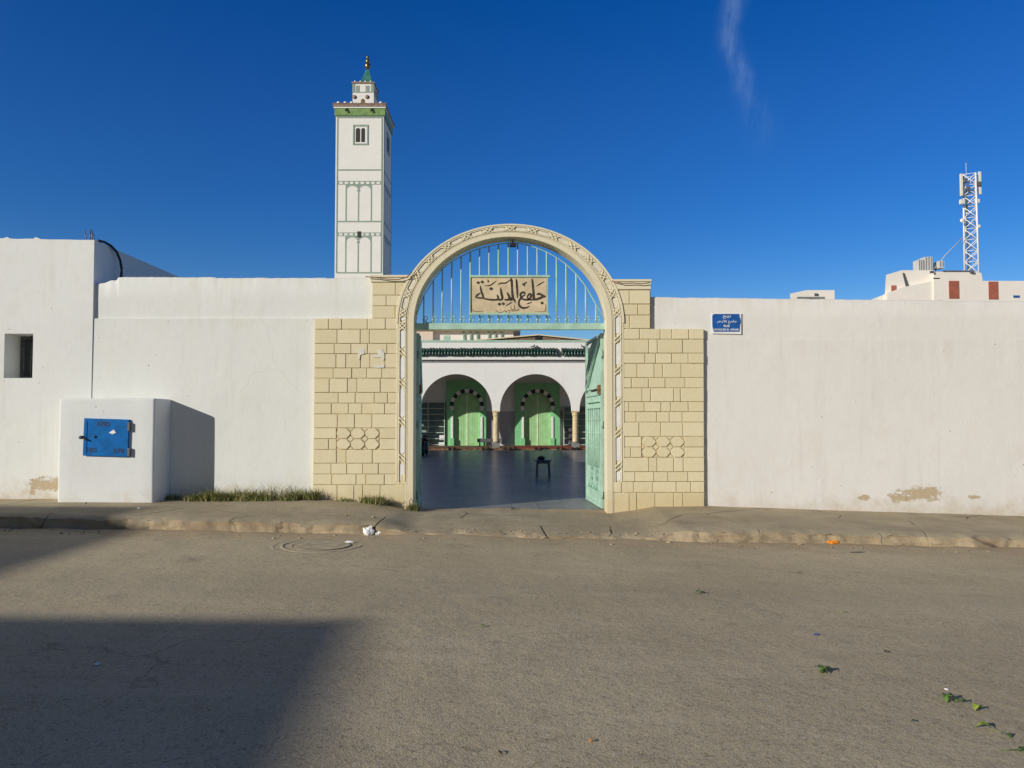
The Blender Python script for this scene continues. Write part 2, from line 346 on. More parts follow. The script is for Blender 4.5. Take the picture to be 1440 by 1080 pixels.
# ------------------------------------------------------------------ mesh helpers
col = sc.collection
class MB:
    def __init__(s): s.v, s.f, s.sm = [], [], []
    def add(s, vs, fs, smooth=False):
        o = len(s.v); s.v += [tuple(p) for p in vs]; s.f += [tuple(i+o for i in f) for f in fs]; s.sm += [smooth]*len(fs)
        return s
    def box(s, x0, x1, y0, y1, z0, z1, bv=0):
        x0, x1 = sorted((x0, x1)); y0, y1 = sorted((y0, y1)); z0, z1 = sorted((z0, z1))
        if bv <= 0:
            vs = [(x, y, z) for x in (x0, x1) for y in (y0, y1) for z in (z0, z1)]
            s.add(vs, [(0, 1, 3, 2), (4, 6, 7, 5), (0, 4, 5, 1), (2, 3, 7, 6), (0, 2, 6, 4), (1, 5, 7, 3)])
        else:
            bm = bmesh.new(); bmesh.ops.create_cube(bm, size=1)
            for v in bm.verts: v.co = Vector(((x0+x1)/2+v.co.x*(x1-x0), (y0+y1)/2+v.co.y*(y1-y0), (z0+z1)/2+v.co.z*(z1-z0)))
            bmesh.ops.bevel(bm, geom=bm.edges[:], offset=bv, segments=2, affect='EDGES', profile=.6)
            s.bm(bm)
        return s
    def bm(s, bm, smooth=False):
        bm.verts.ensure_lookup_table(); bm.verts.index_update()
        s.add([v.co[:] for v in bm.verts], [[v.index for v in f.verts] for f in bm.faces], smooth); bm.free()
    def prism(s, pts, y0, y1):                  # polygon (x,z) extruded along y
        n = len(pts)
        s.add([(x, y0, z) for x, z in pts]+[(x, y1, z) for x, z in pts],
              [tuple(range(n))]+[tuple(range(2*n-1, n-1, -1))]+[(i, i+n, (i+1) % n+n, (i+1) % n) for i in range(n)])
        return s
    def prism_x(s, pts, x0, x1):                # polygon (y,z) extruded along x
        n = len(pts)
        s.add([(x0, y, z) for y, z in pts]+[(x1, y, z) for y, z in pts],
              [tuple(range(n))]+[tuple(range(2*n-1, n-1, -1))]+[(i, i+n, (i+1) % n+n, (i+1) % n) for i in range(n)])
        return s
    def tube(s, pts, r, seg=8, close=False, taper=None):
        pts = [Vector(p) for p in pts]; n = len(pts); rings = []
        up = Vector((0, 0, 1))
        for i, p in enumerate(pts):
            if close: d = pts[(i+1) % n]-pts[i-1]
            else: d = pts[min(i+1, n-1)]-pts[max(i-1, 0)]
            d.normalize(); a = d.cross(up)
            if a.length < .05: a = d.cross(Vector((0, 1, 0)))
            a.normalize(); b = d.cross(a).normalized()
            rr = r if taper is None else r*taper[i]
            rings.append([p+a*rr*math.cos(k*2*math.pi/seg)+b*rr*math.sin(k*2*math.pi/seg) for k in range(seg)])
        vs = [v for ring in rings for v in ring]; fs = []
        for i in range(n if close else n-1):
            j = (i+1) % n
            for k in range(seg): fs.append((i*seg+k, i*seg+(k+1) % seg, j*seg+(k+1) % seg, j*seg+k))
        if not close: fs += [tuple(range(seg))[::-1], tuple((n-1)*seg+k for k in range(seg))]
        s.add(vs, fs, True); return s
    def lathe(s, c, prof, seg=16, axis='z'):    # prof: (radius, height)
        vs, fs = [], []
        for r, h in prof:
            for k in range(seg):
                a = 2*math.pi*k/seg; x, y = r*math.cos(a), r*math.sin(a)
                vs.append((c[0]+x, c[1]+y, c[2]+h) if axis == 'z' else ((c[0]+x, c[1]+h, c[2]+y) if axis == 'y' else (c[0]+h, c[1]+x, c[2]+y)))
        n = len(prof)
        for i in range(n-1):
            for k in range(seg): fs.append((i*seg+k, i*seg+(k+1) % seg, (i+1)*seg+(k+1) % seg, (i+1)*seg+k))
        fs += [tuple(range(seg))[::-1], tuple((n-1)*seg+k for k in range(seg))]
        s.add(vs, fs, True); return s
    def bar(s, a, b, w, h):                     # square bar between two points
        a, b = Vector(a), Vector(b); d = (b-a).normalized(); u = d.cross(Vector((0, 1, 0)))
        if u.length < .05: u = d.cross(Vector((1, 0, 0)))
        u.normalize(); v = d.cross(u).normalized(); vs = []
        for p in (a, b):
            for i, j in ((-1, -1), (1, -1), (1, 1), (-1, 1)): vs.append(p+u*w/2*i+v*h/2*j)
        s.add(vs, [(0, 1, 2, 3), (7, 6, 5, 4), (0, 4, 5, 1), (1, 5, 6, 2), (2, 6, 7, 3), (3, 7, 4, 0)]); return s
    def build(s, name, m, parent=None, bevel=0, recalc=True):
        me = bpy.data.meshes.new(name); o = bpy.data.objects.new(name, me)
        if parent is not None:
            off = WORLD[parent.name]
        else:
            xs, ys, zs = zip(*s.v); off = Vector(((min(xs)+max(xs))/2, (min(ys)+max(ys))/2, min(zs)))
        me.from_pydata([(x-off.x, y-off.y, z-off.z) for x, y, z in s.v], [], s.f)
        me.polygons.foreach_set('use_smooth', s.sm)
        if recalc:
            bm = bmesh.new(); bm.from_mesh(me); bmesh.ops.recalc_face_normals(bm, faces=bm.faces); bm.to_mesh(me); bm.free()
        me.materials.append(M[m] if isinstance(m, str) else m)
        col.objects.link(o)
        if parent is not None: o.parent = parent
        else: o.location = off
        WORLD[o.name] = off
        if bevel:
            b = o.modifiers.new('bevel', 'BEVEL'); b.width = bevel; b.segments = 2; b.limit_method = 'ANGLE'; b.angle_limit = R(40)
        return o
WORLD = {}
def tag(o, label=None, cat=None, group=None, kind=None):
    if label: o['label'] = label
    if cat: o['category'] = cat
    if group: o['group'] = group
    if kind: o['kind'] = kind
    return o
def thing(name, loc, label, cat, group=None):
    o = bpy.data.objects.new(name, None); o.empty_display_size = .2; col.objects.link(o); o.location = loc
    WORLD[o.name] = Vector(loc); return tag(o, label, cat, group)
# children of a part need the part's mesh origin = its thing's origin (WORLD carries that)
def sub(mb, name, m, part, **k):
    o = mb.build(name, m, part, **k); return o

def hash2(i, j):
    return random.Random(i*92821+j*68917+13).random()
def vn(x, y):
    i, j = math.floor(x), math.floor(y); a, b = x-i, y-j
    a = a*a*(3-2*a); b = b*b*(3-2*b)
    return (hash2(i, j)*(1-a)+hash2(i+1, j)*a)*(1-b)+(hash2(i, j+1)*(1-a)+hash2(i+1, j+1)*a)*b-.5

# ------------------------------------------------------------------ ground
def roadz(X): return .03-.021*max(-13, min(13, X))
def smooth(a, b, x):
    k = max(0, min(1, (x-a)/(b-a))); return k*k*(3-2*k)
def lerp_tab(tab, x):
    if x <= tab[0][0]: return tab[0][1]
    for (x0, y0), (x1, y1) in zip(tab, tab[1:]):
        if x <= x1: return y0+(y1-y0)*(x-x0)/(x1-x0)
    return tab[-1][1]
def inramp(X): return smooth(-1.85, -1.35, X)*(1-smooth(1.85, 2.35, X))
def kz(X): return roadz(X)+.165-.095*inramp(X)
WZ = [(-14, .30), (-8.4, .32), (-5.6, .325), (-3.3, .33), (-2.2, .27), (-1.6, .15), (-1.4, .13), (0, .125), (1.6, .09), (2.0, .14), (2.3, .20), (3.2, .21), (5.5, .13), (8.4, .04), (14, -.02)]
def wz(X): return lerp_tab(WZ, X)
def yedge(X):
    return 9.92+.05*vn(X*1.3, 3)+.03*vn(X*5, 8)+.10*inramp(X)*(vn(X*2.1, 5))
def walkz(X, Y):
    ye = yedge(X); k = (Y-ye)/(12.0-ye); k = max(0, min(1, k))
    return kz(X)*(1-k)+wz(X)*k+.012*vn(X*1.1, Y*1.1)+.008*vn(X*4, Y*4)*(.5+inramp(X))

def grid(xs, ys, zf):
    mb = MB(); nx, ny = len(xs), len(ys)
    mb.add([(x, y, zf(x, y)) for y in ys for x in xs], [(j*nx+i, j*nx+i+1, (j+1)*nx+i+1, (j+1)*nx+i) for j in range(ny-1) for i in range(nx-1)], True)
    return mb
def frange(a, b, s):
    n = int(round((b-a)/s)); return [a+(b-a)*i/n for i in range(n+1)]
xs = [-60, -40, -25, -18]+frange(-14, 14, .12)+[18, 25, 40, 60]
ys = [-30, -15, -8, -4, -1]+frange(0, 10.4, .13)
tag(grid(xs, ys, lambda x, y: roadz(x)+.008*vn(x*.9, y*.9)+(.014*smooth(9.5, 9.9, y)*(1+1.2*vn(x*1.7, 55))+.02*vn(x*3, y*3) if y > 9.4 else 0)).build('road', 'asphalt', recalc=False), kind='structure')
g = MB(); g.add([(-1500, -1500, -.6), (1500, -1500, -.6), (1500, 1500, -.6), (-1500, 1500, -.6)], [(0, 1, 2, 3)])
tag(g.build('ground', 'soil', recalc=False), kind='structure')

# pavement: top sheet plus rough kerb face, cut into kerb stones
sx = frange(-14, 14, .05); pv = MB()
vt = []
K = [0.0, .04, .10]+[.10+.0+(.9)*i/16 for i in range(1, 17)]
for X in sx:
    ye = yedge(X)
    for k in K:
        Y = ye+(12.42-ye)*k; z = walkz(X, min(Y, 12.0))
        if k == 0: z -= .022+.07*max(0, abs(vn(X*4, 2))-.1)*(1+1.5*inramp(X))+.03*max(0, vn(X*15, 31))
        if k == .04: z -= .006*abs(vn(X*9, 7))
        vt.append((X, Y, z))
n = len(K)
pv.add(vt, [(i*n+j, (i+1)*n+j, (i+1)*n+j+1, i*n+j+1) for i in range(len(sx)-1) for j in range(n-1)], True)
pave = pv.build('pavement', 'pavement', recalc=False); tag(pave, kind='structure')
kb = MB(); vt = []
blk = lambda X: .03*(hash2(int((X+20)/1.6), 77)-.5)
cracks = [-9.3, -7.6, -6.9, -4.9, -3.1, -1.95, .35, 2.5, 4.3, 6.7, 7.5, 9.2]+[ax(1013, 9.95), ax(1115, 9.95), ax(562, 9.95), ax(440, 9.95), ax(330, 9.95), ax(1250, 9.95), -5.2, -7.1]
for X in sx:
    ye = yedge(X); top = walkz(X, ye)-.022-.07*max(0, abs(vn(X*4, 2))-.1)*(1+1.5*inramp(X))-.03*max(0, vn(X*15, 31)); bot = roadz(X)-.06
    cr = .035*max(0, 1-min(abs(X-c) for c in cracks)/.03)
    for k in range(9):
        f = k/8; z = top*(1-f)+bot*f
        y = ye+cr-.02*math.sin(f*math.pi)-.05*f*f+.035*vn(X*3.1, f*3+20)+.035*vn(X*11, f*6+40)*(1 if k else 0)+.03*vn(X*27, f*11+60)*(1 if k else 0)-(.0 if k else 0)
        if k == 0: y = ye
        y += blk(X)*(k > 0)
        if cr > .01 and k == 0: z -= .006
        vt.append((X, y, z))
kb.add(vt, [(i*9+j, (i+1)*9+j, (i+1)*9+j+1, i*9+j+1) for i in range(len(sx)-1) for j in range(8)], True)
tag(kb.build('kerb', 'kerb', recalc=False), kind='structure')

# loose rubble and crumbs in the gutter (uncountable)
rb = MB()
rr = random.Random(3)
for i in range(1500):
    X = rr.uniform(-8, 9); spread = rr.random()**3
    Y = yedge(X)-.03-spread*.45; s_ = rr.uniform(.004, .013)*(1.8 if rr.random() < .06 else 1)
    if inramp(X) > .5 and rr.random() < .5: Y = yedge(X)+rr.uniform(-.1, .25)
    z = (roadz(X) if Y < yedge(X) else walkz(X, Y))+.008*vn(X*.9, Y*.9)
    bm = bmesh.new(); bmesh.ops.create_icosphere(bm, subdivisions=1, radius=s_)
    for v in bm.verts: v.co = Vector((v.co.x*rr.uniform(.8, 1.5), v.co.y*rr.uniform(.8, 1.3), v.co.z*rr.uniform(.5, .9)))+Vector((X, Y, z+s_*.3))
    rb.bm(bm)
tag(rb.build('gutter_gravel', 'kerb'), kind='stuff', label='loose grit and crumbled concrete along the gutter', cat='gravel')

# courtyard floor
cf = MB(); cf.box(-14, 14, 12.36, 38.0, -.2, .115)
tag(cf.build('courtyard_floor', 'court'), kind='structure')
cf = MB(); cf.box(-1.58, 1.56, 12.36, 12.40, .05, .128)

# ------------------------------------------------------------------ left building, walls
YW = 12.06
lb = thing('building', (-11, 14, .3), 'white plastered building with a small deep window left of the long wall', 'building')
xr = ax(128.5, 12.03, 500)
zt0, zt1 = az(333, 12.03), az(337, 12.03)
wx0, wx1 = ax(2.5, 12.03), ax(43, 12.03); wz0, wz1 = az(531.5, 12.03), az(469, 12.03)
yb = 18.2
body = MB()
# front in pieces round the window opening, side wall, back, roof
def wallpiece(mb, x0, x1, z0, z1): mb.box(x0, x1, 12.03, 12.55, z0, z1)
Xl = -14.5
ztop = lambda x: zt0+(zt1-zt0)*(x-Xl)/(xr-Xl)
fr = MB()
ring_o = [(Xl, -.3), (xr, -.3)]
# subdivided ragged top edge
tp = [(xr-(xr-Xl)*i/60, zt1+(az(333, 12.03)-zt1)*min(1, i/23)+.012*vn(i*.9, 77)) for i in range(61)]
# front wall polygon split: left strip, right strip, above, below window
def strip(mb, x0, x1, za, top=True, zb=None):
    pts = [(x0, za), (x1, za)]
    if top:
        t = [p for p in tp if x0 < p[0] < x1]
        pts += [(x1, zt1 if abs(x1-xr) < 1e-4 else zt0)]+t+[(x0, zt0)]
    else: pts += [(x1, zb), (x0, zb)]
    mb.prism(pts, 12.048, 12.60)
strip(fr, wx1, xr, -.3); strip(fr, wx0, wx1, wz1); strip(fr, wx0, wx1, -.3, False, wz0); strip(fr, Xl, wx0, -.3)
fr.build('front_wall', 'plaster_left', lb)
sd = MB(); sd.box(xr-.3, xr, 12.60, yb, -.3, zt1-.005); sd.box(Xl, xr-.3, yb-.3, yb, -.3, zt1-.01); sd.box(Xl, Xl+.3, 12.6, yb-.3, -.3, zt1-.01)
sd.build('side_wall', 'plaster_wall', lb)
rf = MB(); rf.box(Xl+.3, xr-.3, 12.6, yb-.3, zt1-.55, zt1-.4); rf.build('roof', 'plaster_wall', lb)
wn = MB(); yy = 12.44; w = .05
wn.box(wx0, wx1, yy, yy+.05, wz0, wz0+w); wn.box(wx0, wx1, yy, yy+.05, wz1-w, wz1); wn.box(wx0, wx0+w, yy, yy+.05, wz0+w, wz1-w); wn.box(wx1-w, wx1, yy, yy+.05, wz0+w, wz1-w)
wn.box((wx0+wx1)/2-.02, (wx0+wx1)/2+.02, yy, yy+.05, wz0+w, wz1-w)
wo = wn.build('window', 'steel', lb)
p_ = MB(); p_.box(wx0+w, wx1-w, yy+.02, yy+.03, wz0+w, wz1-w); sub(p_, 'pane', 'glass', wo)
p_ = MB()
for i in range(3):
    xx = wx0+(wx1-wx0)*(i+1)/4; p_.tube([(xx, 12.36, wz0), (xx, 12.36, wz1)], .008, 6)
sub(p_, 'window_bar', 'steel', wo)

# rebar and cable on the building
rbz = thing('rebar_stubs', (xr-.1, 12.2, zt1), 'dark steel rebar stubs sticking up from the roof corner', 'rebar')
for (px, top, dx) in ((121, 324, -2), (126, 322.5, .3), (129, 323.5, 0), (131.5, 328, -.5)):
    b0 = at(px+1.5, 338, 12.2); b1 = at(px+dx, top, 12.2); MB().tube([(b0.x, 12.2, b0.z-.05), b1], .009, 6).build('steel_bar', 'steel', rbz)
cb = MB(); pts = []
cp = [(138, 338.5, 12.2), (147, 340.5, 12.35), (156, 345.5, 12.5), (164, 354, 12.62), (169, 366, 12.7), (171, 378, 12.7), (170.5, 392, 12.7), (170, 400, 12.7)]
for i in range(len(cp)-1):
    a, b = at(*cp[i]), at(*cp[i+1])
    for k in range(3): pts.append(a.lerp(b, k/3))
tag(MB().tube([p+Vector((0, 0, 0)) for p in pts], .022, 8).build('cable', 'black'), 'black cable looping from the roof edge down behind the wall', 'cable')
tag(MB().tube([p+Vector((-.09, .03, -.05)) for p in pts[:12]], .012, 8).build('cable', 'white'), 'thin white cable beside the black loop at the roof edge', 'cable')

# left street wall: lower body, slightly set back upper band, ragged top
zs = az(448, YW)
def street_wall(name, x0, x1, zseam, topf, mat, label, back=.02):
    root = thing(name, ((x0+x1)/2, 12.2, .1), label, 'wall')
    lo = MB(); nx = 90
    # lower slab with gently uneven front face (trowelled), z rows
    zr = [-.4, .1, .4, .8, 1.2, 1.6, 2.0, 2.4, 2.8, zseam-.02, zseam]
    vt = []
    for i in range(nx+1):
        x = x0+(x1-x0)*i/nx
        for z in zr: vt.append((x, YW+.012*vn(x*.9, z*.9)+.005*vn(x*3, z*3), z if z < zseam else zseam+.01*vn(x*1.7, 5)))
    m = len(zr)
    fs = [(i*m+j, (i+1)*m+j, (i+1)*m+j+1, i*m+j+1) for i in range(nx) for j in range(m-1)]
    lo.add(vt, fs, True)
    lo.box(x0, x1, YW+.03, YW+.30, -.4, zseam-.01)
    # ledge top closing the gap
    vt = []
    for i in range(nx+1):
        x = x0+(x1-x0)*i/nx
        vt += [(x, YW+.012*vn(x*.9, zseam*.9)+.005*vn(x*3, zseam*3), zseam+.01*vn(x*1.7, 5)), (x, YW+.05, zseam+.012)]
    lo.add(vt, [(2*i, 2*i+1, 2*i+3, 2*i+2) for i in range(nx)])
    lo.build('lower_wall', mat, root, recalc=False)
    up = MB(); pts = [(x0, zseam-.03), (x1, zseam-.03)]
    N_ = 160
    for i in range(N_+1):
        x = x1+(x0-x1)*i/N_; pts.append((x, topf(x)+.008*vn(x*5, 9)+.006*vn(x*17, 4)))
    vt = []; n2 = len(pts)-2
    for k in range(n2):
        x, zz = pts[k+2]
        vt += [(x, YW+back+.006*vn(x*.9, 31), zseam-.03), (x, YW+back+.010*vn(x*1.1, 50), (zseam+zz)/2), (x, YW+back+.006*vn(x, 60), zz-.02), (x, YW+back+.02, zz), (x, YW+.28, zz), (x, YW+.30, zseam-.03)]
    up.add(vt, [(k*6+j, (k+1)*6+j, (k+1)*6+j+1, k*6+j+1) for k in range(n2-1) for j in range(5)], True)
    up.add([vt[j] for j in range(6)], [tuple(range(6))]); up.add([vt[-6+j] for j in range(6)], [tuple(range(5, -1, -1))])
    up.build('upper_wall', mat, root)
    return root
XL0, XL1 = xr+.0, ax(524, YW, 420)
def topl(x):
    p = 720+x*F/YW
    if p < 141: return az(397.5, YW)
    if p < 150: return az(397.5, YW)+(az(393.5, YW)-az(397.5, YW))*(p-141)/9
    if p < 160: return az(393.3, YW)
    return az(389 if p < 300 else 390, YW)
street_wall('boundary_wall', XL0, -1.9, zs, topl, 'plaster_wall', 'white plastered boundary wall left of the gateway behind the meter box', back=.035)
XR0 = 1.9
def topr(x):
    p = 720+x*F/YW; return az(417.5+(p-915)*6/525, YW)
zsr = az(478, YW)
street_wall('boundary_wall', XR0, 14.5, zsr, topr, 'plaster_right', 'long white plastered wall right of the gateway with the blue street sign', back=.008)

# ------------------------------------------------------------------ gateway
YG = 12.0
gw = thing('gateway', (0, 12.15, .1), 'cream stone clad gateway with a carved round arch', 'gateway')
ACX = ax(717.3, YG, 455); SPZ = az(454, YG)
A_IN, B_IN = ax(852.6, YG, 455)-ACX, az(333, YG)-SPZ
A_OUT, B_OUT = ax(877, YG, 455)-ACX, az(315.5, YG)-SPZ
# masonry core behind the cladding
core = MB()
zlow = -.35
pl_x0, pl_x1 = ax(441, YG), ACX-A_IN
pr_x0, pr_x1 = ACX+A_IN, ax(991, YG)
zp_l, zp_r = az(447.5, YG), az(462, YG)
ul_x0, ur_x1 = ax(523.5, YG, 400), ax(915, YG, 400)
zu_l, zu_r = az(388, YG), az(394, YG)
core.box(pl_x0, pl_x1-.02, YG+.016, 12.34, zlow, zp_l-.01); core.box(pr_x0+.02, pr_x1, YG+.016, 12.34, zlow, zp_r-.01)
core.box(ul_x0, ACX-A_OUT+.1, YG+.016, 12.34, zp_l-.01, zu_l-.01); core.box(ACX+A_OUT-.1, ur_x1, YG+.016, 12.34, zp_r-.01, zu_r-.01)
core.build('pier_core', 'mortar', gw)

def row(mb, px0, px1, y0, y1, joints, gap=.0048, dep=.045):
    xsj = [px0]+joints+[px1]
    for a, b in zip(xsj, xsj[1:]):
        ym = (y0+y1)/2
        x0, x1 = ax(a, YG, ym)+gap, ax(b, YG, ym)-gap; z0, z1 = az(y1, YG)+gap, az(y0, YG)-gap
        yf = YG+random.uniform(-.004, .006)
        mb.box(x0, x1, yf, YG+dep+.01, z0, z1, .007)
ROWL = [447.5, 463, 483, 497.5, 517.5, 532, 552, 567, 582.2, 601.8, 617, 632.3, 651.5, 666.7, 681.8, 708]
JL = [[461.9, 480.3, 516.5, 542], [474, 506.6, 519.6], [470, 493.6, 516.6, 544], [472.5, 486.3, 507, 520, 541.5], [468.5, 494.6, 515.6, 537],
      [463, 488.6, 501.8, 534.8], [475.6, 499.5, 526.3, 545], [466, 490, 509, 541], [474.5, 498.5, 523], None, None,
      [473, 486.7, 523.6], [465.5, 487.6, 510, 532], [466.5, 500.6, 514.5, 540.5, 562.7], [474, 497.5, 509.8, 534.5]]
ROWR = [462, 477, 496.6, 511, 531, 545.5, 565, 579, 593.7, 613.8, 628.7, 643.3, 663.4, 677.3, 692.8, 722]
JR = [[899.5, 928.4, 945, 968.6], [912.5, 924.4, 960], [907, 922, 944.6, 968], [896, 920, 932, 958], [888, 912, 935.5, 963.7],
      [903, 915, 947.5, 957], [884.5, 906, 929.5, 943, 968], [894.7, 923.8, 941.4, 959.5], [898.6, 929.5, 960.5], None, None,
      [912.5, 924, 947.5, 961], [893, 919.6, 939.4, 967.5], [874, 891, 918.4, 951, 971.6], [885, 895.5, 921.4, 947.5, 960.5]]
cl = MB()
for i in range(15):
    y0, y1 = ROWL[i], ROWL[i+1]; xe = 561 if i < 13 else 581
    x0 = 442.5-i*.25
    if JL[i] is not None: row(cl, x0, xe, y0, y1, JL[i])
    else:
        row(cl, x0, 473, y0, y1, [462] if i == 10 else []); row(cl, 533.5, xe, y0, y1, [])
row(cl, 523.5, 575, 397, 415, [556]); row(cl, 523.5, 571, 415, 430, [543]); row(cl, 523.5, 566, 430, 447.5, [555.6])
cl.build('stone_cladding', 'stone', gw)
cl = MB()
for i in range(15):
    y0, y1 = ROWR[i], ROWR[i+1]; xe = 877 if i < 13 else 855
    if JR[i] is not None: row(cl, xe, 990+i*.06, y0, y1, JR[i])
    else:
        row(cl, xe, 902.5, y0, y1, [887] if i == 10 else []); row(cl, 962.5, 990.5, y0, y1, [])
row(cl, 868, 914.5, 408, 427.5, [885]); row(cl, 872, 914.5, 427.5, 443, [897]); row(cl, 875, 914.5, 443, 462, [885.5])
cl.build('stone_cladding', 'stone', gw)

def octo(mb, px0, px1, y0, y1):
    cw, ch = (px1-px0)/3, (y1-y0)/2
    for i in range(3):
        for j in range(2):
            a, b = px0+i*cw, px0+(i+1)*cw; c, d = y0+j*ch, y0+(j+1)*ch
            x0, x1, z1, z0 = ax(a, YG)+.008, ax(b, YG)-.008, az(c, YG)-.008, az(d, YG)+.008
            k = .06
            pts = [(x0+k, z0), (x1-k, z0), (x1, z0+k), (x1, z1-k), (x1-k, z1), (x0+k, z1), (x0, z1-k), (x0, z0+k)]
            mb.prism(pts, YG-.004, YG+.05)
    for i in range(4):
        for j in range(3):
            x, z = ax(px0+i*cw, YG), az(y0+j*ch, YG); k = .045
            pts = [(x-k, z), (x, z-k), (x+k, z), (x, z+k)]
            if i == 0: pts = [(x+.008, z-k+.008), (x+k, z), (x+.008, z+k-.008)]
            if i == 3: pts = [(x-.008, z+k-.008), (x-k, z), (x-.008, z-k+.008)]
            if j in (0, 2) and i in (1, 2):
                pts = [(x-k, z-.008), (x, z-k), (x+k, z-.008)] if j == 0 else [(x-k, z+.008), (x+k, z+.008), (x, z+k)]
            if j in (0, 2) and i in (0, 3): continue
            mb.prism(pts, YG+.006, YG+.05)
bk = MB()
for (a, b, c, d) in ((473, 533.5, 601.8, 632.3), (902.5, 962.5, 613.8, 643.3)): bk.box(ax(a, YG)+.005, ax(b, YG)-.005, YG+.013, YG+.03, az(d, YG)+.005, az(c, YG)-.005)
bk.build('panel_bed', 'mortar', gw)
for rng in ((473, 533.5, 601.8, 632.3), (902.5, 962.5, 613.8, 643.3)):
    o = MB(); octo(o, *rng); o.build('octagon_panel', 'stone', gw, bevel=.004)

# caps of the upper piers
cp = MB()
cp.box(ax(521, YG, 390), ACX-A_OUT+.22, YG-.012, 12.36, az(397, YG)+.006, zu_l-.028, .01); cp.box(ax(521, YG, 390)-.01, ACX-A_OUT+.28, YG-.03, 12.38, zu_l-.026, zu_l+.012, .008)
cp.build('cap', 'mould', gw)
cp = MB()
cp.box(ACX+A_OUT-.16, ur_x1+.005, YG-.012, 12.36, az(407.5, YG)+.006, zu_r-.028, .01); cp.box(ACX+A_OUT-.2, ur_x1+.012, YG-.03, 12.38, zu_r-.026, zu_r+.012, .008)
cp.build('cap', 'mould', gw)

tag(MB().tube([at(514, 389, 11.94), at(528, 390, 11.94), at(545, 392.5, 11.94), at(560, 393, 11.94), at(572, 390, 11.94), at(580, 382, 11.94)], .008, 6).build('cable', 'rust'), 'thin dark cable running along the cap of the left pier', 'cable')
tag(MB().tube([at(860, 395, 11.94), at(875, 398.5, 11.94), at(890, 398, 11.94), at(902, 399, 11.94), at(914, 397.5, 11.94)], .008, 6).build('cable', 'rust'), 'thin reddish cable sagging along the cap of the right pier', 'cable')
# arch path: left leg up, elliptical arc, right leg down. k = 0 at inner edge, 1 at outer edge
def path(s, k):
    """s in [0,1]: left leg [0,.25], arc [.25,.75], right leg [.75,1]"""
    a = A_IN+(A_OUT-A_IN)*k; b = B_IN+(B_OUT-B_IN)*k
    if s < .25: return Vector((ACX-a, 0, LEGZ+(SPZ-LEGZ)*s/.25))
    if s > .75: return Vector((ACX+a, 0, LEGZ+(SPZ-LEGZ)*(1-s)/.25))
    th = math.pi*(1-(s-.25)/.5)
    return Vector((ACX+a*math.cos(th), 0, SPZ+b*math.sin(th)))
LEGZ = zlow
S_ALL = [0, .25]+[.25+.5*i/64 for i in range(1, 65)]+[1]
def sweep(mb, ka, kb_, yf, yb_, slist=None, smooth=False):
    sl = slist or S_ALL; vt = []
    for s in sl:
        i, o = path(s, ka), path(s, kb_)
        vt += [(i.x, yf, i.z), (o.x, yf, o.z), (o.x, yb_, o.z), (i.x, yb_, i.z)]
    n_ = len(sl)
    fs = [(q*4+j, q*4+(j+1) % 4, (q+1)*4+(j+1) % 4, (q+1)*4+j) for q in range(n_-1) for j in range(4)]
    fs += [(0, 1, 2, 3), ((n_-1)*4+3, (n_-1)*4+2, (n_-1)*4+1, (n_-1)*4)]
    mb.add(vt, fs, smooth)
ab = MB(); sweep(ab, 0, 1, YG+.012, 12.35); ab.build('arch', 'mould', gw)
ms = MB(); sweep(ms, -.002, .33, YG-.012, YG+.03)                                   # plain jamb strip
sweep(ms, .36, .41, YG-.004, YG+.03)
arc_s = [.25+.5*i/64 for i in range(65)]
sweep(ms, .90, 1.03, YG-.020, 12.36, arc_s)                                        # hood over the arch
zend = az(677, YG)
s_end = .25*(zend-LEGZ)/(SPZ-LEGZ)
leg_l = [s_end, .25]; leg_r = [.75, 1-s_end]
sl_mid = [s_end]+[.25+.5*i/64 for i in range(65)]+[1-s_end]
sweep(ms, .44, .50, YG-.012, YG+.03, sl_mid); sweep(ms, .80, .87, YG-.012, YG+.03, sl_mid)
sweep(ms, .90, 1.0, YG-.004, YG+.03, leg_l+[]); sweep(ms, .90, 1.0, YG-.004, YG+.03, leg_r)
# knots
def s_of_leg(py, right):
    z = az(py, YG); s = .25*(z-LEGZ)/(SPZ-LEGZ); return 1-s if right else s
knots = [s_of_leg(p, 0) for p in (645, 593.3, 539, 496, 458)]
NA = 15
knots += [.25+.5*(i+.5)/NA for i in range(NA)]
knots += [s_of_leg(p, 1) for p in (476, 520, 565, 608, 655.6)]
L_LEG = SPZ-LEGZ; L_ARC = math.pi*math.sqrt((A_IN**2+B_IN**2)/2)*1.08
def ds(m_, s): return m_*.25/L_LEG if (s < .25 or s > .75) else m_*.5/L_ARC
def quadpiece(mb, cs, yf, yb_):
    """cs: list of (s,k) polygon corners"""
    p = [path(s, k) for s, k in cs]; n_ = len(p)
    mb.add([(q.x, yf, q.z) for q in p]+[(q.x, yb_, q.z) for q in p], [tuple(range(n_)), tuple(range(2*n_-1, n_-1, -1))]+[(i, i+n_, (i+1) % n_+n_, (i+1) % n_) for i in range(n_)])
for kn in knots:
    for off in (-.035, .035):
        d = ds(1, kn)
        for sgn in ((1,) if abs(kn-.5) > .26 else (1, -1)):
            w_ = .013*d; a_ = (kn+(off-.045*sgn)*d); b_ = (kn+(off+.045*sgn)*d)
            if kn > .5: a_, b_ = b_, a_
            quadpiece(ms, [(a_-w_, .46), (a_+w_, .46), (b_+w_, .85), (b_-w_, .85)], YG-.016-(.002 if sgn > 0 else 0), YG+.03)
ms.build('moulding', 'mould', gw, bevel=.003)
M['inlay_arc'] = simple('inlay_arc', (.72, .67, .54), .6, .08, 9, .2)
il, il2 = MB(), MB()
ends = [s_end]+knots+[1-s_end]
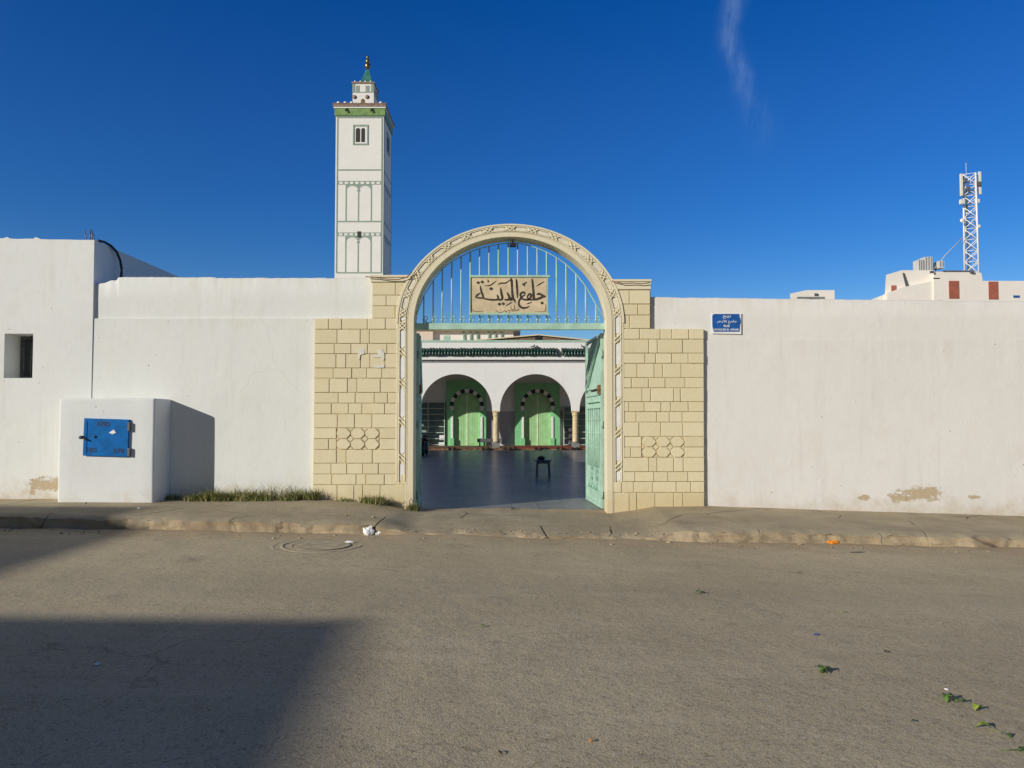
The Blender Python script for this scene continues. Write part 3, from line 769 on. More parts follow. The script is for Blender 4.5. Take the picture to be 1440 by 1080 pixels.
for a, b in zip(ends, ends[1:]):
    d = ds(1, (a+b)/2); m0 = .075*d if a != s_end else .0; m1 = .075*d if b != 1-s_end else .0
    s0, s1 = a+m0, b-m1; c_ = min(.035*d, (s1-s0)*.3)
    if s1-s0 < .02*d: continue
    quadpiece(il2 if .26 < a < .74 and .26 < b < .74 else il, [(s0, .62), (s0+c_, .525), (s1-c_, .525), (s1, .62), (s1, .68), (s1-c_, .775), (s0+c_, .775), (s0, .68)], YG+.002, YG+.03)
il.build('inlay', 'inlay', gw); il2.build('inlay', 'inlay_arc', gw)
# small scraps of old poster on the left pier
for k_, (pts, lab) in enumerate((([(503, 491), (511, 490.5), (513, 492), (512, 498), (507, 499), (506, 505), (504, 506)], 'torn scrap of white paper, left one on the left pier'),
                 ([(530, 493), (537, 491), (540, 495), (541, 503), (539, 508), (536, 502), (525, 503), (524, 500), (532, 499)], 'torn curved scrap of white paper, upper right one on the left pier'),
                 ([(526, 514), (541, 512.5), (540, 517), (527, 517.5)], 'thin white paper remnant, lower right one on the left pier'))):
    mb = MB(); P3 = [at(a, b, YG) for a, b in pts]; mb.prism([(p.x, p.z) for p in P3], YG-.008, YG-.005)
    tag(mb.build('paper_scrap', 'sign_paper'), lab, 'paper', 'torn paper scraps on the left pier')

# lamp under the arch crown
lp = thing('floodlight', (ax(721, 12.2), 12.2, az(344, 12.2)), 'small black floodlight fixed under the crown of the arch', 'lamp')
MB().box(ax(716.5, 12.15), ax(726, 12.15), 12.11, 12.2, az(347, 12.15), az(342.5, 12.15), .01).build('lamp_body', 'black', lp)
MB().box(ax(719.5, 12.15), ax(722.5, 12.15), 12.14, 12.17, az(342.7, 12.15), az(338, 12.15)).build('bracket', 'steel', lp)

# ------------------------------------------------------------------ grille
YB = 12.2
gr = thing('arch_grille', (0, YB, az(464, YB)), 'mint painted iron grille filling the arch above the gate', 'grille')
bm_ = MB(); bm_.box(ax(583.5, YB, 459), ax(851.5, YB, 459), YB-.04, YB+.04, az(463.8, YB), az(454.8, YB), .006); bm_.build('beam', 'mint', gr)
RIM = [(583, 449), (596, 416), (609.3, 394), (622, 378), (635.4, 368), (648.5, 360.7), (661.4, 354.4), (674.6, 349.6), (687.8, 346.2), (701, 343.4), (714.9, 341.8), (728, 341.9),
       (742, 344.5), (755.4, 349), (768.6, 354.4), (782.5, 362), (796, 371.5), (810, 385), (823.5, 402.4), (838, 428), (851, 450)]
MB().tube([at(x, y, YB) for x, y in RIM], .009, 6).build('rim', 'mint', gr)
bar_src = None
for k in range(19):
    px = RIM[k+1][0]; p1 = at(px, RIM[k+1][1], YB); z0 = az(455, YB)
    b = MB().tube([(p1.x, YB, z0), (p1.x, YB, p1.z)], .0125, 8); b.lathe((p1.x, YB, az(450, YB)), [(.012, -.012), (.026, -.006), (.026, .006), (.012, .012)], 8)
    bo = b.build('bar', 'mint', gr)
    cx, cz = p1.x+.040, az(447.5, YB); q = [(cx+.028*math.cos(a), YB, cz+.028*math.sin(a)) for a in [R(200-310*i/9) for i in range(10)]]
    q.append((p1.x+.06, YB, az(453.5, YB)))
    sub(MB().tube(q, .007, 6), 'scroll', 'mint', bo)
q = [at(596+13.2*i/8, 451.5+3.0*math.sin(math.pi*i/8), YB) for i in range(9)]
MB().tube(q, .010, 6).build('curl', 'mint', gr)

# name board
YS = 12.13
nb = thing('name_board', (ax(715, YS), YS, az(442, YS)), 'beige board with black Arabic calligraphy hung on the arch grille', 'sign')
bx0, bx1, bz0, bz1 = ax(660, YS, 415), ax(770.5, YS, 415), az(442.5, YS), az(387.5, YS)
MB().box(bx0+.02, bx1-.02, YS, YS+.03, bz0+.02, bz1-.02).build('board', 'sign_stone', nb)
fm = MB(); fm.box(bx0, ax(773, YS, 388), YS-.02, YS+.035, bz1-.03, bz1+.004); fm.box(bx0, ax(772, YS), YS-.02, YS+.035, bz0-.004, bz0+.03)
fm.box(bx0, bx0+.02, YS-.018, YS+.033, bz0+.03, bz1-.03); fm.box(bx1-.014, bx1, YS-.012, YS+.033, bz0+.03, bz1-.03)
fm.build('frame', 'mint', nb)
STROKES = [  # (u,v,width) traced in units of 1/9 photo pixel from (640,370)
 [(1032, 402, 10), (1055, 388, 20), (1085, 398, 22), (1115, 412, 20), (1146, 424, 12)], [(1146, 424, 10), (1105, 430, 20), (1065, 445, 24), (1020, 460, 22), (985, 458, 18)],
 [(970, 196, 4), (976, 225, 18), (984, 300, 20), (991, 380, 22), (994, 440, 24), (985, 462, 14)],
 [(1028, 292, 4), (1070, 266, 11), (1128, 234, 5)],
 [(990, 462, 14), (960, 464, 16), (935, 458, 14), (915, 440, 12), (922, 408, 14), (945, 388, 18), (962, 405, 20), (950, 440, 20), (925, 462, 18), (880, 462, 18), (850, 452, 18), (842, 432, 18), (860, 414, 14), (886, 398, 10)],
 [(888, 388, 12), (866, 370, 20), (840, 378, 20), (822, 402, 16), (836, 430, 20), (812, 470, 16), (803, 510, 18), (820, 548, 20), (860, 568, 20), (905, 562, 14), (938, 543, 4)],
 [(848, 272, 10), (872, 262, 18), (905, 238, 5)], [(868, 276, 14), (880, 284, 10), (872, 294, 5)], [(900, 518, 4), (935, 508, 10), (972, 492, 4)],
 [(770, 198, 4), (776, 230, 18), (782, 300, 20), (787, 380, 18), (788, 442, 6)],
 [(706, 188, 6), (710, 215, 24), (716, 240, 24), (718, 300, 18), (723, 380, 20), (730, 440, 24), (738, 462, 24)],
 [(745, 462, 22), (755, 480, 14), (758, 505, 4)], [(740, 462, 20), (710, 450, 20), (695, 440, 20), (690, 462, 20), (720, 468, 14)],
 [(655, 372, 8), (668, 392, 18), (684, 430, 22), (680, 456, 20), (650, 464, 18), (618, 462, 8)],
 [(573, 308, 4), (578, 340, 16), (586, 390, 22), (596, 430, 22), (590, 458, 20), (560, 465, 16), (530, 462, 16)],
 [(528, 398, 6), (540, 425, 20), (545, 450, 20), (520, 464, 18), (470, 464, 18), (420, 460, 18), (375, 450, 16), (340, 436, 14)],
 [(320, 285, 4), (322, 320, 16), (335, 370, 18), (352, 415, 18), (345, 440, 16), (300, 440, 16), (262, 434, 10), (272, 412, 18), (295, 392, 14), (318, 376, 8)],
 [(372, 286, 4), (430, 284, 10), (480, 258, 10), (520, 222, 4)], [(410, 208, 4), (418, 228, 16), (414, 246, 6)], [(538, 272, 4), (580, 254, 14), (640, 250, 12), (690, 214, 5)],
 [(640, 540, 4), (680, 518, 10), (722, 492, 4)],
]
DOTS = [(1099, 504, 17), (455, 324, 19), (292, 248, 17), (343, 238, 17), (560, 518, 17), (608, 514, 17)]
S2 = [[(512, 588, 3), (530, 612, 7), (565, 624, 8), (612, 614, 7), (628, 588, 3)], [(640, 596, 3), (655, 606, 8), (648, 614, 6), (628, 606, 4)], [(668, 606, 4), (680, 596, 9), (692, 606, 9), (688, 622, 7), (660, 632, 3)],
      [(702, 540, 3), (708, 580, 8), (706, 604, 4)], [(748, 530, 3), (752, 570, 8), (754, 600, 6)], [(720, 604, 5), (735, 582, 8), (760, 590, 8), (752, 606, 6), (715, 606, 6)], [(765, 604, 6), (785, 600, 7), (800, 580, 7), (810, 602, 5)],
      [(570, 590, 9), (576, 594, 9)], [(640, 620, 8), (648, 622, 8)], [(782, 562, 7), (790, 562, 7)],
      [(203, 490, 3), (208, 550, 9), (210, 608, 6)], [(212, 606, 4), (280, 611, 7), (358, 612, 3)], [(222, 592, 8), (236, 600, 5)],
      [(1148, 520, 3), (1144, 570, 8), (1142, 612, 6)], [(1140, 612, 4), (1080, 616, 7), (1008, 614, 3)], [(1130, 596, 8), (1124, 604, 5)]]
def stroke_mesh(mb, st, y, ox, oy, k, YP, th=.004):
    P2 = [(at(ox+u/k, oy+v/k, YP), w/k*YP/F) for u, v, w in st]
    fine = []
    for i in range(len(P2)-1):           # catmull-rom
        p0, p1, p2, p3 = P2[max(i-1, 0)], P2[i], P2[i+1], P2[min(i+2, len(P2)-1)]
        for j in range(5):
            t_ = j/5; f_ = lambda a, b, c, d: .5*((2*b)+(-a+c)*t_+(2*a-5*b+4*c-d)*t_*t_+(-a+3*b-3*c+d)*t_**3)
            fine.append((Vector((f_(p0[0].x, p1[0].x, p2[0].x, p3[0].x), 0, f_(p0[0].z, p1[0].z, p2[0].z, p3[0].z))), p1[1]+(p2[1]-p1[1])*t_))
    fine.append((Vector((P2[-1][0].x, 0, P2[-1][0].z)), P2[-1][1]))
    vt = []; n_ = len(fine)
    for i, (p, w_) in enumerate(fine):
        d = (fine[min(i+1, n_-1)][0]-fine[max(i-1, 0)][0]).normalized(); nn_ = Vector((-d.z, 0, d.x))
        a, b = p+nn_*w_/2, p-nn_*w_/2
        vt += [(a.x, y-th, a.z), (b.x, y-th, b.z), (b.x, y, b.z), (a.x, y, a.z)]
    mb.add(vt, [(i*4+j, i*4+(j+1) % 4, (i+1)*4+(j+1) % 4, (i+1)*4+j) for i in range(n_-1) for j in range(4)]+[(0, 1, 2, 3), (n_*4-1, n_*4-2, n_*4-3, n_*4-4)])
ca = MB()
for i, st in enumerate(STROKES): stroke_mesh(ca, [(u, v, w*1.3) for u, v, w in st], YS, 640, 370, 9, YS, .004+.0002*(i % 7))
for u, v, r_ in DOTS:
    c_ = at(640+u/9, 370+v/9, YS); q = r_/9*YS/F*1.4
    ca.prism([(c_.x-q, c_.z), (c_.x, c_.z-q*.85), (c_.x+q, c_.z), (c_.x, c_.z+q*.85)], YS-.006, YS)
ca.build('calligraphy', 'ink', nb)
ca = MB()
for i, st in enumerate(S2): stroke_mesh(ca, st, YS, 640, 370, 9, YS, .003+.0002*(i % 7))
ca.build('small_lettering', 'ink2', nb)

# ------------------------------------------------------------------ gate leaves
def leaf_root(label, X0): return thing('gate_leaf', (X0, 12.4, .12), label, 'gate')
def make_leaf(root, h, f, side, zt_n):
    """h hinge point (x,y), f far point; side = +1 if the visible face looks to -x"""
    H, Fp = Vector((h[0], h[1], 0)), Vector((f[0], f[1], 0)); D = (Fp-H); W = D.length; D.normalize()
    Nn = Vector((-side*abs(D.y), side*D.x*(1 if D.y > 0 else -1), 0)).normalized()
    if Nn.x*side > 0: Nn = -Nn
    z0, z1 = .125, zt_n
    def P(u, z, o=0): q = H+D*(u*W)+Nn*o; return Vector((q.x, q.y, z))
    def slab(mb, u0, u1, za, zb, o0, o1):
        vs = [P(u, z, o) for u in (u0, u1) for o in (o0, o1) for z in (za, zb)]
        mb.add(vs, [(0, 1, 3, 2), (4, 6, 7, 5), (0, 4, 5, 1), (2, 3, 7, 6), (0, 2, 6, 4), (1, 5, 7, 3)])
    Z = lambda py: z0+(z1-z0)*(719-py)/(719-469)
    e = .035
    fr_ = MB()
    for u0, u1, za, zb in ((0, e, z0, z1), (1-e, 1, z0, z1), (e, 1-e, z0, z0+.06), (e, 1-e, z1-.05, z1), (e, 1-e, Z(557), Z(551)), (e, 1-e, Z(547), Z(543))):
        slab(fr_, u0, u1, za, zb, -.02, .03)
    fr_.build('frame', 'mint', root)
    sh = MB()
    slab(sh, e, 1-e, z0+.06, Z(557), -.004, .004)
    # upper sheet with a triangular gap at the far top corner
    tri = [P(e, Z(543)), P(1-e, Z(543)), P(1-e, Z(486)), P(.62, Z(474)), P(e, z1-.05)]
    sh.add([q+Nn*.004 for q in tri]+[q-Nn*.004 for q in tri], [(0, 1, 2, 3, 4), (9, 8, 7, 6, 5)]+[(i, i+5, (i+1) % 5+5, (i+1) % 5) for i in range(5)])
    slab(sh, e, .22, Z(551), Z(547), -.004, .004); slab(sh, .72, 1-e, Z(551), Z(547), -.004, .004)
    sh.build('sheet_panel', 'mint', root)
    br = MB()
    br.bar(P(e+.02, z1-.05, .035), P(1-e, Z(549), .035), .03, .05); br.bar(P(.46, z1-.05, .028), P(1-e, Z(520), .028), .025, .03)
    br.build('brace', 'mint', root)
    bs = MB()
    slab(bs, .12, .88, Z(567), Z(565), .004, .05); slab(bs, .12, .88, Z(576), Z(574.5), .004, .05)
    for zz in (592, 613, 634): slab(bs, .06, .94, Z(zz)-.008, Z(zz)+.008, .012, .03)
    for i in range(6):
        u = .16+.68*i/5; bs.tube([P(u, Z(663), .03), P(u, Z(576), .03)], .011, 6)
    bs.build('grille', 'mint', root)
    og = MB()
    for (uu, zz) in ((.3, 669), (.62, 667), (.32, 680), (.64, 682)):
        q = [P(uu+.05*math.cos(a), Z(zz)+.06*math.sin(2*a)+.05*math.cos(a), .012) for a in [i*2*math.pi/12 for i in range(12)]]
        og.tube(q, .012, 6, close=True)
    for uu in (.25, .42, .58, .75):
        og.bar(P(uu, Z(697), .012), P(uu+.05, Z(689), .012), .02, .02); og.bar(P(uu+.1, Z(697), .012), P(uu+.05, Z(689), .012), .02, .02)
    og.build('ornament', 'mintd', root)
    lk = MB(); slab(lk, .0, .12, Z(556), Z(543), .03, .06); lk.build('lock', 'rust', root)
    hb = MB()
    for zz in (700, 600, 500): hb.tube([P(-.008, Z(zz)-.06, .01), P(-.008, Z(zz)+.06, .01)], .018, 8)
    hb.build('hinge', 'mintd', root)
g1 = leaf_root('sunlit mint metal gate leaf swung open at the right jamb', 1.58)
make_leaf(g1, (ACX+A_IN-.015, 12.40), (ax(825.5, 13.93), 13.93), 1, az(468.5, 12.4))
g2 = leaf_root('shaded teal metal gate leaf swung open at the left jamb', -1.65)
make_leaf(g2, (ACX-A_IN+.012, 12.40), (ax(590.5, 13.93), 13.93), -1, az(468.5, 12.4))
ds_ = MB(); q = at(720.5, 717, 12.3); ds_.box(q.x-.035, q.x+.035, 12.24, 12.31, .10, .165, .008)
tag(ds_.build('gate_stop', 'steel'), 'small dark gate stop set in the middle of the threshold', 'gate stop')

# ------------------------------------------------------------------ meter box
YX = 11.5
mbx = thing('meter_cabinet', (ax(150, YX), 11.78, .3), 'low white plastered meter cabinet with a blue metal door against the wall', 'meter cabinet')
cx0, cx1, cz1 = ax(82.5, YX), ax(217, YX), az(560, YX)
bm = bmesh.new(); bmesh.ops.create_cube(bm, size=1)
for v in bm.verts: v.co = Vector(((cx0+cx1)/2+v.co.x*(cx1-cx0), (YX+12.07)/2+v.co.y*(12.07-YX), (cz1+.0)/2+v.co.z*cz1))
bmesh.ops.bevel(bm, geom=bm.edges[:], offset=.035, segments=3, affect='EDGES', profile=.6)
bmesh.ops.subdivide_edges(bm, edges=[e for e in bm.edges if e.calc_length() > .3], cuts=7, use_grid_fill=True)
for v in bm.verts:
    if v.co.y < 12.0: v.co += Vector((.008*vn(v.co.z*2, v.co.y*3), .008*vn(v.co.x*2, v.co.z*2), .010*vn(v.co.x*2.3, 6)))
mm = MB(); mm.bm(bm, True); mm.build('body', 'plaster_box', mbx)
dr = MB(); dp = [at(119.5, 588, YX-.01), at(182.5, 590, YX-.01), at(180.5, 642.5, YX-.01), at(117.5, 640.5, YX-.01)]
dr.prism([(p.x, p.z) for p in dp], YX-.035, YX+.02)
dro = dr.build('door', 'blue_door', mbx, bevel=.004)
d2 = MB(); a_, b_ = at(121.5, 592, YX), at(123.5, 637, YX); d2.box(a_.x, b_.x+.0, YX-.042, YX-.034, b_.z, a_.z); sub(d2, 'fold', 'blue_door', dro)
for (y0, y1) in ((594, 606), (630, 641.5)):
    a_, b_ = at(181.5, y0, YX), at(184.5, y1, YX); hh = MB().box(a_.x, b_.x, YX-.05, YX+.01, b_.z, a_.z, .004); sub(hh, 'hinge', 'galvd', dro)
a_ = at(118, 615, YX); hh = MB().tube([(a_.x-.02, YX-.05, a_.z), (a_.x+.01, YX-.06, a_.z+.0), (a_.x+.10, YX-.055, a_.z-.05)], .012, 8); hh.lathe((a_.x-.01, YX-.03, a_.z), [(.028, -.05), (.028, .02)], 10, 'y')
sub(hh, 'latch', 'galvd', dro)
a_ = at(135.5, 614, YX); sub(MB().lathe((a_.x, YX-.045, a_.z), [(.02, 0), (.024, .012)], 12, 'y'), 'keyhole_cover', 'num', dro)
st_ = MB(); pp = [at(155, 608.5, YX), at(160, 610.5, YX), at(165, 608.5, YX), at(162, 604, YX)]
st_.prism([(p.x, p.z) for p in pp], YX-.041, YX-.035); sub(st_, 'sticker', 'paper', dro)

def text_mesh(body, cx, cy, width_px, height_px, Yp, y, m, parent, name, th=.002, bold=.0, rot=0, stretch=True):
    cu = bpy.data.curves.new('tmp', 'FONT'); cu.body = body; cu.size = 1; cu.extrude = 0; cu.offset = bold; cu.resolution_u = 3
    to = bpy.data.objects.new('tmp', cu); col.objects.link(to)
    dg = bpy.context.evaluated_depsgraph_get(); dg.update()
    me = bpy.data.meshes.new_from_object(to.evaluated_get(dg))
    vs = [v.co.copy() for v in me.vertices]
    fs = [tuple(p.vertices) for p in me.polygons]
    bpy.data.objects.remove(to); bpy.data.curves.remove(cu); bpy.data.meshes.remove(me)
    if not vs: return None
    x0, x1 = min(v.x for v in vs), max(v.x for v in vs); y0, y1 = min(v.y for v in vs), max(v.y for v in vs)
    c_ = at(cx, cy, Yp); W, Hh = width_px*Yp/F, height_px*Yp/F
    out = [(c_.x+((v.x-x0)/(x1-x0)-.5)*W, y, c_.z+((v.y-y0)/(y1-y0)-.5)*Hh+rot*((v.x-x0)/(x1-x0)-.5)*W) for v in vs]
    mb = MB(); mb.add(out, fs)
    # give thickness
    o = mb.build(name, m, parent, recalc=False)
    sol = o.modifiers.new('solid', 'SOLIDIFY'); sol.thickness = th; sol.offset = 0
    return o
for tx, cx, cy, w_, h_ in (('3785', 147.0, 596, 19, 6.6), ('185', 131, 632.5, 14, 6.6), ('278', 168.5, 634, 15.5, 6.6)):
    text_mesh(tx, cx, cy, w_, h_, YX, YX-.037, 'num', dro, 'number', th=.003, bold=.012, rot=-.02)

# street sign
ss = thing('street_sign', (ax(1021, YW), YW, az(470, YW)), 'blue enamel street name plate with white Arabic and Latin lettering on the right wall', 'sign')
yS = YW-.02
pl = MB(); q = [at(1000.5, 440.5, yS), at(1042.5, 440.5, yS), at(1042.5, 470, yS), at(1001.5, 469, yS)]
pl.prism([(p.x, p.z) for p in q], yS, yS+.015); plo = pl.build('plate', 'white', ss, bevel=.003)
pf = MB(); q = [(1003.5, 441.5), (1039.5, 441.5), (1040.2, 446), (1041.6, 450), (1041.6, 453), (1040.4, 458), (1040, 466.5), (1004, 466.5), (1001.6, 459), (1001.6, 444)]
q = [at(a, b, yS) for a, b in q]; pf.prism([(p.x, p.z) for p in q], yS-.004, yS+.001); sub(pf, 'blue_field', 'blue_sign', plo)
text_mesh('\uFE9E\uFEEC\uFEE7', 1022, 445.4, 11.5, 5.0, yS, yS-.006, 'white', plo, 'lettering', bold=.01)
text_mesh('\uFEAE\uFEEB\uFEAF\uFEF7\uFE8D \uFECA\uFEE3\uFE8E\uFE9F', 1022, 452.2, 28, 5.6, yS, yS-.006, 'white', plo, 'lettering', bold=.01)
text_mesh('RUE', 1021.8, 458.4, 8.5, 3.2, yS, yS-.006, 'white', plo, 'lettering', bold=.02)
text_mesh('MOSQUEE EL AZHAR', 1021.5, 463.7, 35, 3.2, yS, yS-.006, 'white', plo, 'lettering', bold=.02)

# ------------------------------------------------------------------ arcade across the court
YA = 38.0; YD = 41.8; FZ = .30
arc_ = thing('arcade', (0, 40, .1), 'white courtyard arcade with round arches under a dark green tile band', 'building')
zA_top = az(481, YA); zSpr = az(576, YA); rA = ax(805, YA)-ax(754.5, YA); acx = [ax(753.5, YA)+k*(ax(809, YA)-ax(697, YA)) for k in range(-3, 4)]
zc = az(526, YA)-rA
fw = MB(); xl, xr2 = acx[0]-rA-.35, acx[-1]+rA+.35
def arch_wall(mb, centers, r, zc_, zb, zt, xa, xb, y0, y1, seg=28):
    bounds = []
    pts = [(xa, zb)]
    for c in centers:
        pts.append((c-r, zb)); pts += [(c+r*math.cos(th), zc_+r*math.sin(th)) for th in [math.pi-math.pi*i/seg for i in range(seg+1)]]; pts.append((c+r, zb))
    pts.append((xb, zb))
    # vertical quads from curve to top
    vt, fs = [], []
    for i, (x, z) in enumerate(pts):
        vt += [(x, y0, z), (x, y0, zt), (x, y1, z), (x, y1, zt)]
    for i in range(len(pts)-1):
        if abs(pts[i][0]-pts[i+1][0]) < 1e-6:
            if abs(pts[i][1]-pts[i+1][1]) > 1e-6: fs.append((i*4, (i+1)*4, (i+1)*4+2, i*4+2))
            continue
        fs += [(i*4, (i+1)*4, (i+1)*4+1, i*4+1), (i*4+2, i*4+3, (i+1)*4+3, (i+1)*4+2), (i*4+1, (i+1)*4+1, (i+1)*4+3, i*4+3), (i*4, i*4+2, (i+1)*4+2, (i+1)*4)]
    fs += [(0, 1, 3, 2), (len(vt)-4, len(vt)-2, len(vt)-1, len(vt)-3)]
    mb.add(vt, fs)
zb_ = az(577.5, YA)
arch_wall(fw, acx, rA, zc, zb_, az(502, YA), xl, xr2, YA, YA+.35)
fw.build('arch_wall', 'plaster_court', arc_, recalc=False)
up = MB(); up.box(xl, xr2, YA-.03, YA+.35, az(506, YA)+.02, az(502, YA)-.002); up.box(xl, xr2, YA+.05, YA+.35, az(502, YA)-.001, zA_top)
up.build('parapet', 'plaster_court', arc_)
MB().box(xl, xr2, YA-.12, YA-.001, az(506.2, YA)+.006, az(500.5, YA)).build('cornice', 'plaster_court', arc_)
MB().box(xl, xr2, YA-.012, YA-.0, az(510, YA), az(506.5, YA)).build('cornice_shadow', 'trim_grey', arc_)  # grey strip painting the ledge's shadow onto the wall
MB().box(xl, xr2, YA+.02, YA+.2, zA_top+.002, zA_top+.10).build('roof_rail', 'mint', arc_)
tl = MB(); x = xl; rr = random.Random(5)
while x < xr2-.05:
    px = 720+x*F/YA
    if not (784.5 < px < 788):
        h0, h1 = az(500, YA), az(490.5, YA)
        tl.tube([(x, YA-.26, h0+rr.uniform(-.02, .02)), (x, YA+.04, h1+rr.uniform(-.015, .02))], .075, 8)
    x += .16
tlo = tl.build('roof_tiles', 'tile', arc_)
# roof slab, back wall, floor step, end walls
MB().box(xl, xr2, YA+.35, YD, az(516, YA), az(516, YA)+.2).build('roof', 'plaster_court', arc_)
bwz = az(578.5, YD)
MB().box(xl, xr2, YD, YD+.3, .1, az(505, YA)+.6).build('back_wall', 'plaster_court', arc_)
MB().box(xl, xr2, YD-.02, YD-.0, FZ, bwz).build('wainscot', 'lavender', arc_)
stp = MB(); stp.box(xl, xr2, YA-.3, YD, .0, .20, .01); stp.build('step', 'mottled_mat', arc_)
e_ = MB(); e_.box(xl-.3, xl, YA, YD+.3, .1, zA_top); e_.box(xr2, xr2+.3, YA, YD+.3, .1, zA_top); e_.build('end_wall', 'plaster_court', arc_)
# columns
zcap = zb_
def column(px):
    X = px; r0 = .155
    sh = MB().lathe((X, YA+.17, .52), [(r0*1.05, 0), (r0, .05), (r0*.98, 1.0), (r0*.92, zcap-.52-.26)], 18).build('column', 'tan', arc_)
    c = MB().lathe((X, YA+.17, zcap-.27), [(r0*1.0, 0), (r0*1.25, .03), (r0*1.02, .05), (r0*1.15, .15), (r0*1.35, .2)], 16); c.box(X-.20, X+.20, YA-.03, YA+.37, zcap-.07, zcap-.002, .008)
    sub(c, 'capital', 'tan', sh)
    b = MB().box(X-.19, X+.19, YA-.04, YA+.36, .2, .46, .01); b.lathe((X, YA+.17, .46), [(r0*1.25, 0), (r0*1.25, .04), (r0*1.05, .06)], 16); sub(b, 'base', 'trim_grey', sh)
for i in range(len(acx)-1): column((acx[i]+acx[i+1])/2)
# doors in horseshoe surrounds
def court_door(cx_px, hw_l, hw_r, top_py, nleaf=2):
    Yf = YD-.26; cx = ax(cx_px, Yf); k = Yf/F
    hw = 18.5*k; zc_ = az(571, Yf); zt = az(top_py, Yf); zf = .2
    d = MB(); xa, xb = cx-hw_l*k, cx+hw_r*k
    arch_wall(d, [cx], hw, zc_, zf, zt, xa, xb, Yf, YD-.02, 20)
    so = d.build('door_surround', 'green_surround', arc_, recalc=False)
    blk, wht = MB(), MB(); NV = 13
    for i in range(NV):
        a0, a1 = math.pi*(-.09)+math.pi*1.18*i/NV, math.pi*(-.09)+math.pi*1.18*(i+1)/NV
        r0, r1 = hw*1.02, hw*1.30; cen = (cx, zc_)
        pts = [(cx+r0*math.cos(a0), zc_+r0*math.sin(a0)), (cx+r1*math.cos(a0), zc_+r1*math.sin(a0)), (cx+r1*math.cos(a1), zc_+r1*math.sin(a1)), (cx+r0*math.cos(a1), zc_+r0*math.sin(a1))]
        (wht if i % 2 == 0 else blk).prism(pts, Yf-.02, Yf+.01)
    sub(blk, 'dark_voussoirs', 'black', so); sub(wht, 'pale_voussoirs', 'inlay', so)
    for sgn in (-1, 1):
        xx = cx+sgn*(hw+.09)
        c = MB().box(xx-.06, xx+.06, Yf-.06, Yf+.0, .62, az(586, Yf), .01); sub(c, 'colonnette', 'white', so)
        c = MB().box(xx-.12, xx+.12, Yf-.08, Yf+.0, zf, .62, .01); sub(c, 'plinth', 'green_surround', so)
    for sgn in (-1, 1):
        lf = MB(); x0, x1 = (cx-hw, cx-.03) if sgn < 0 else (cx+.03, cx+hw)
        lf.box(x0, x1, YD-.07, YD-.025, zf, zc_+hw-.02)
        for j in range(5):
            xx = x0+(x1-x0)*(j+.5)/5; lf.box(xx-.05, xx+.05, YD-.078, YD-.071, zf+.05, zc_+hw*.6)
        lo_ = lf.build('door', 'green_door', arc_)
    MB().box(cx-.045, cx+.045, YD-.10, YD-.025, zf, zc_+hw-.03, .005).build('door_strip', 'green_light', arc_)
court_door(656.5, 29, 27, 535); court_door(756, 32, 31.5, 539); court_door(869, 32, 31.5, 539)
# shelving either side
def shelves(x0, x1, y0p, n_, label):
    Yf = YD-.38; X0, X1 = ax(x0, Yf), ax(x1, Yf); zt = az(y0p, Yf)
    r_ = thing('shoe_rack', ((X0+X1)/2, Yf+.15, .2), label, 'shoe rack', 'shoe racks under the arcade')
    f = MB(); f.box(X0, X0+.04, Yf, YD-.03, .2, zt); f.box(X1-.04, X1, Yf, YD-.03, .2, zt); f.box((X0+X1)/2-.02, (X0+X1)/2+.02, Yf+.01, YD-.03, .2, zt); f.build('side_panel', 'shelf', r_)
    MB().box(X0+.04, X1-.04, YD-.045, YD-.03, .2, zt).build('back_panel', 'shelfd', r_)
    for i in range(n_):
        z = .26+(zt-.3)*i/(n_-1)
        s_ = MB().box(X0+.041, (X0+X1)/2-.021, Yf-.01, YD-.05, z-.02, z+.02); s_.box((X0+X1)/2+.021, X1-.041, Yf-.01, YD-.05, z-.02, z+.02); s_.build('shelf', 'shelf', r_)
    return (X0, X1, Yf, zt)
shelves(578, 625.5, 565, 8, 'green shoe rack with stepped shelves at the left end of the arcade')
shelves(792.5, 834, 571, 7, 'green shoe rack right of the second arcade door')
# things on the shelves (pale boxes)
for i, (px, py, h_, lab) in enumerate(((622, 618, 7, 'pale shoe box low at the right end of the left shoe rack'), (621, 627, 6, 'pale shoe box at the bottom right of the left shoe rack'),
                             (802, 606, 5, 'small white packet upper on the right shoe rack'), (803, 615, 6, 'white packet in the middle of the right shoe rack'), (803, 624, 6, 'white box on the lowest shelf of the right shoe rack'))):
    q = at(px, py, YD-.3); w_ = .11 if i > 1 else .16
    tag(MB().box(q.x-w_, q.x+w_, YD-.36, YD-.12, q.z-.02, q.z-.02+h_*.037, .01).build('shoe_box', 'paper'), lab, 'box', 'boxes on the shoe racks')
# red carpet strip
rc = MB(); rc.box(ax(722, YA-.2), ax(850, YA-.2), YA-.32, YD-.5, .204, .222)
tag(rc.build('carpet', 'red_mat'), 'long red carpet along the right part of the arcade step', 'carpet')
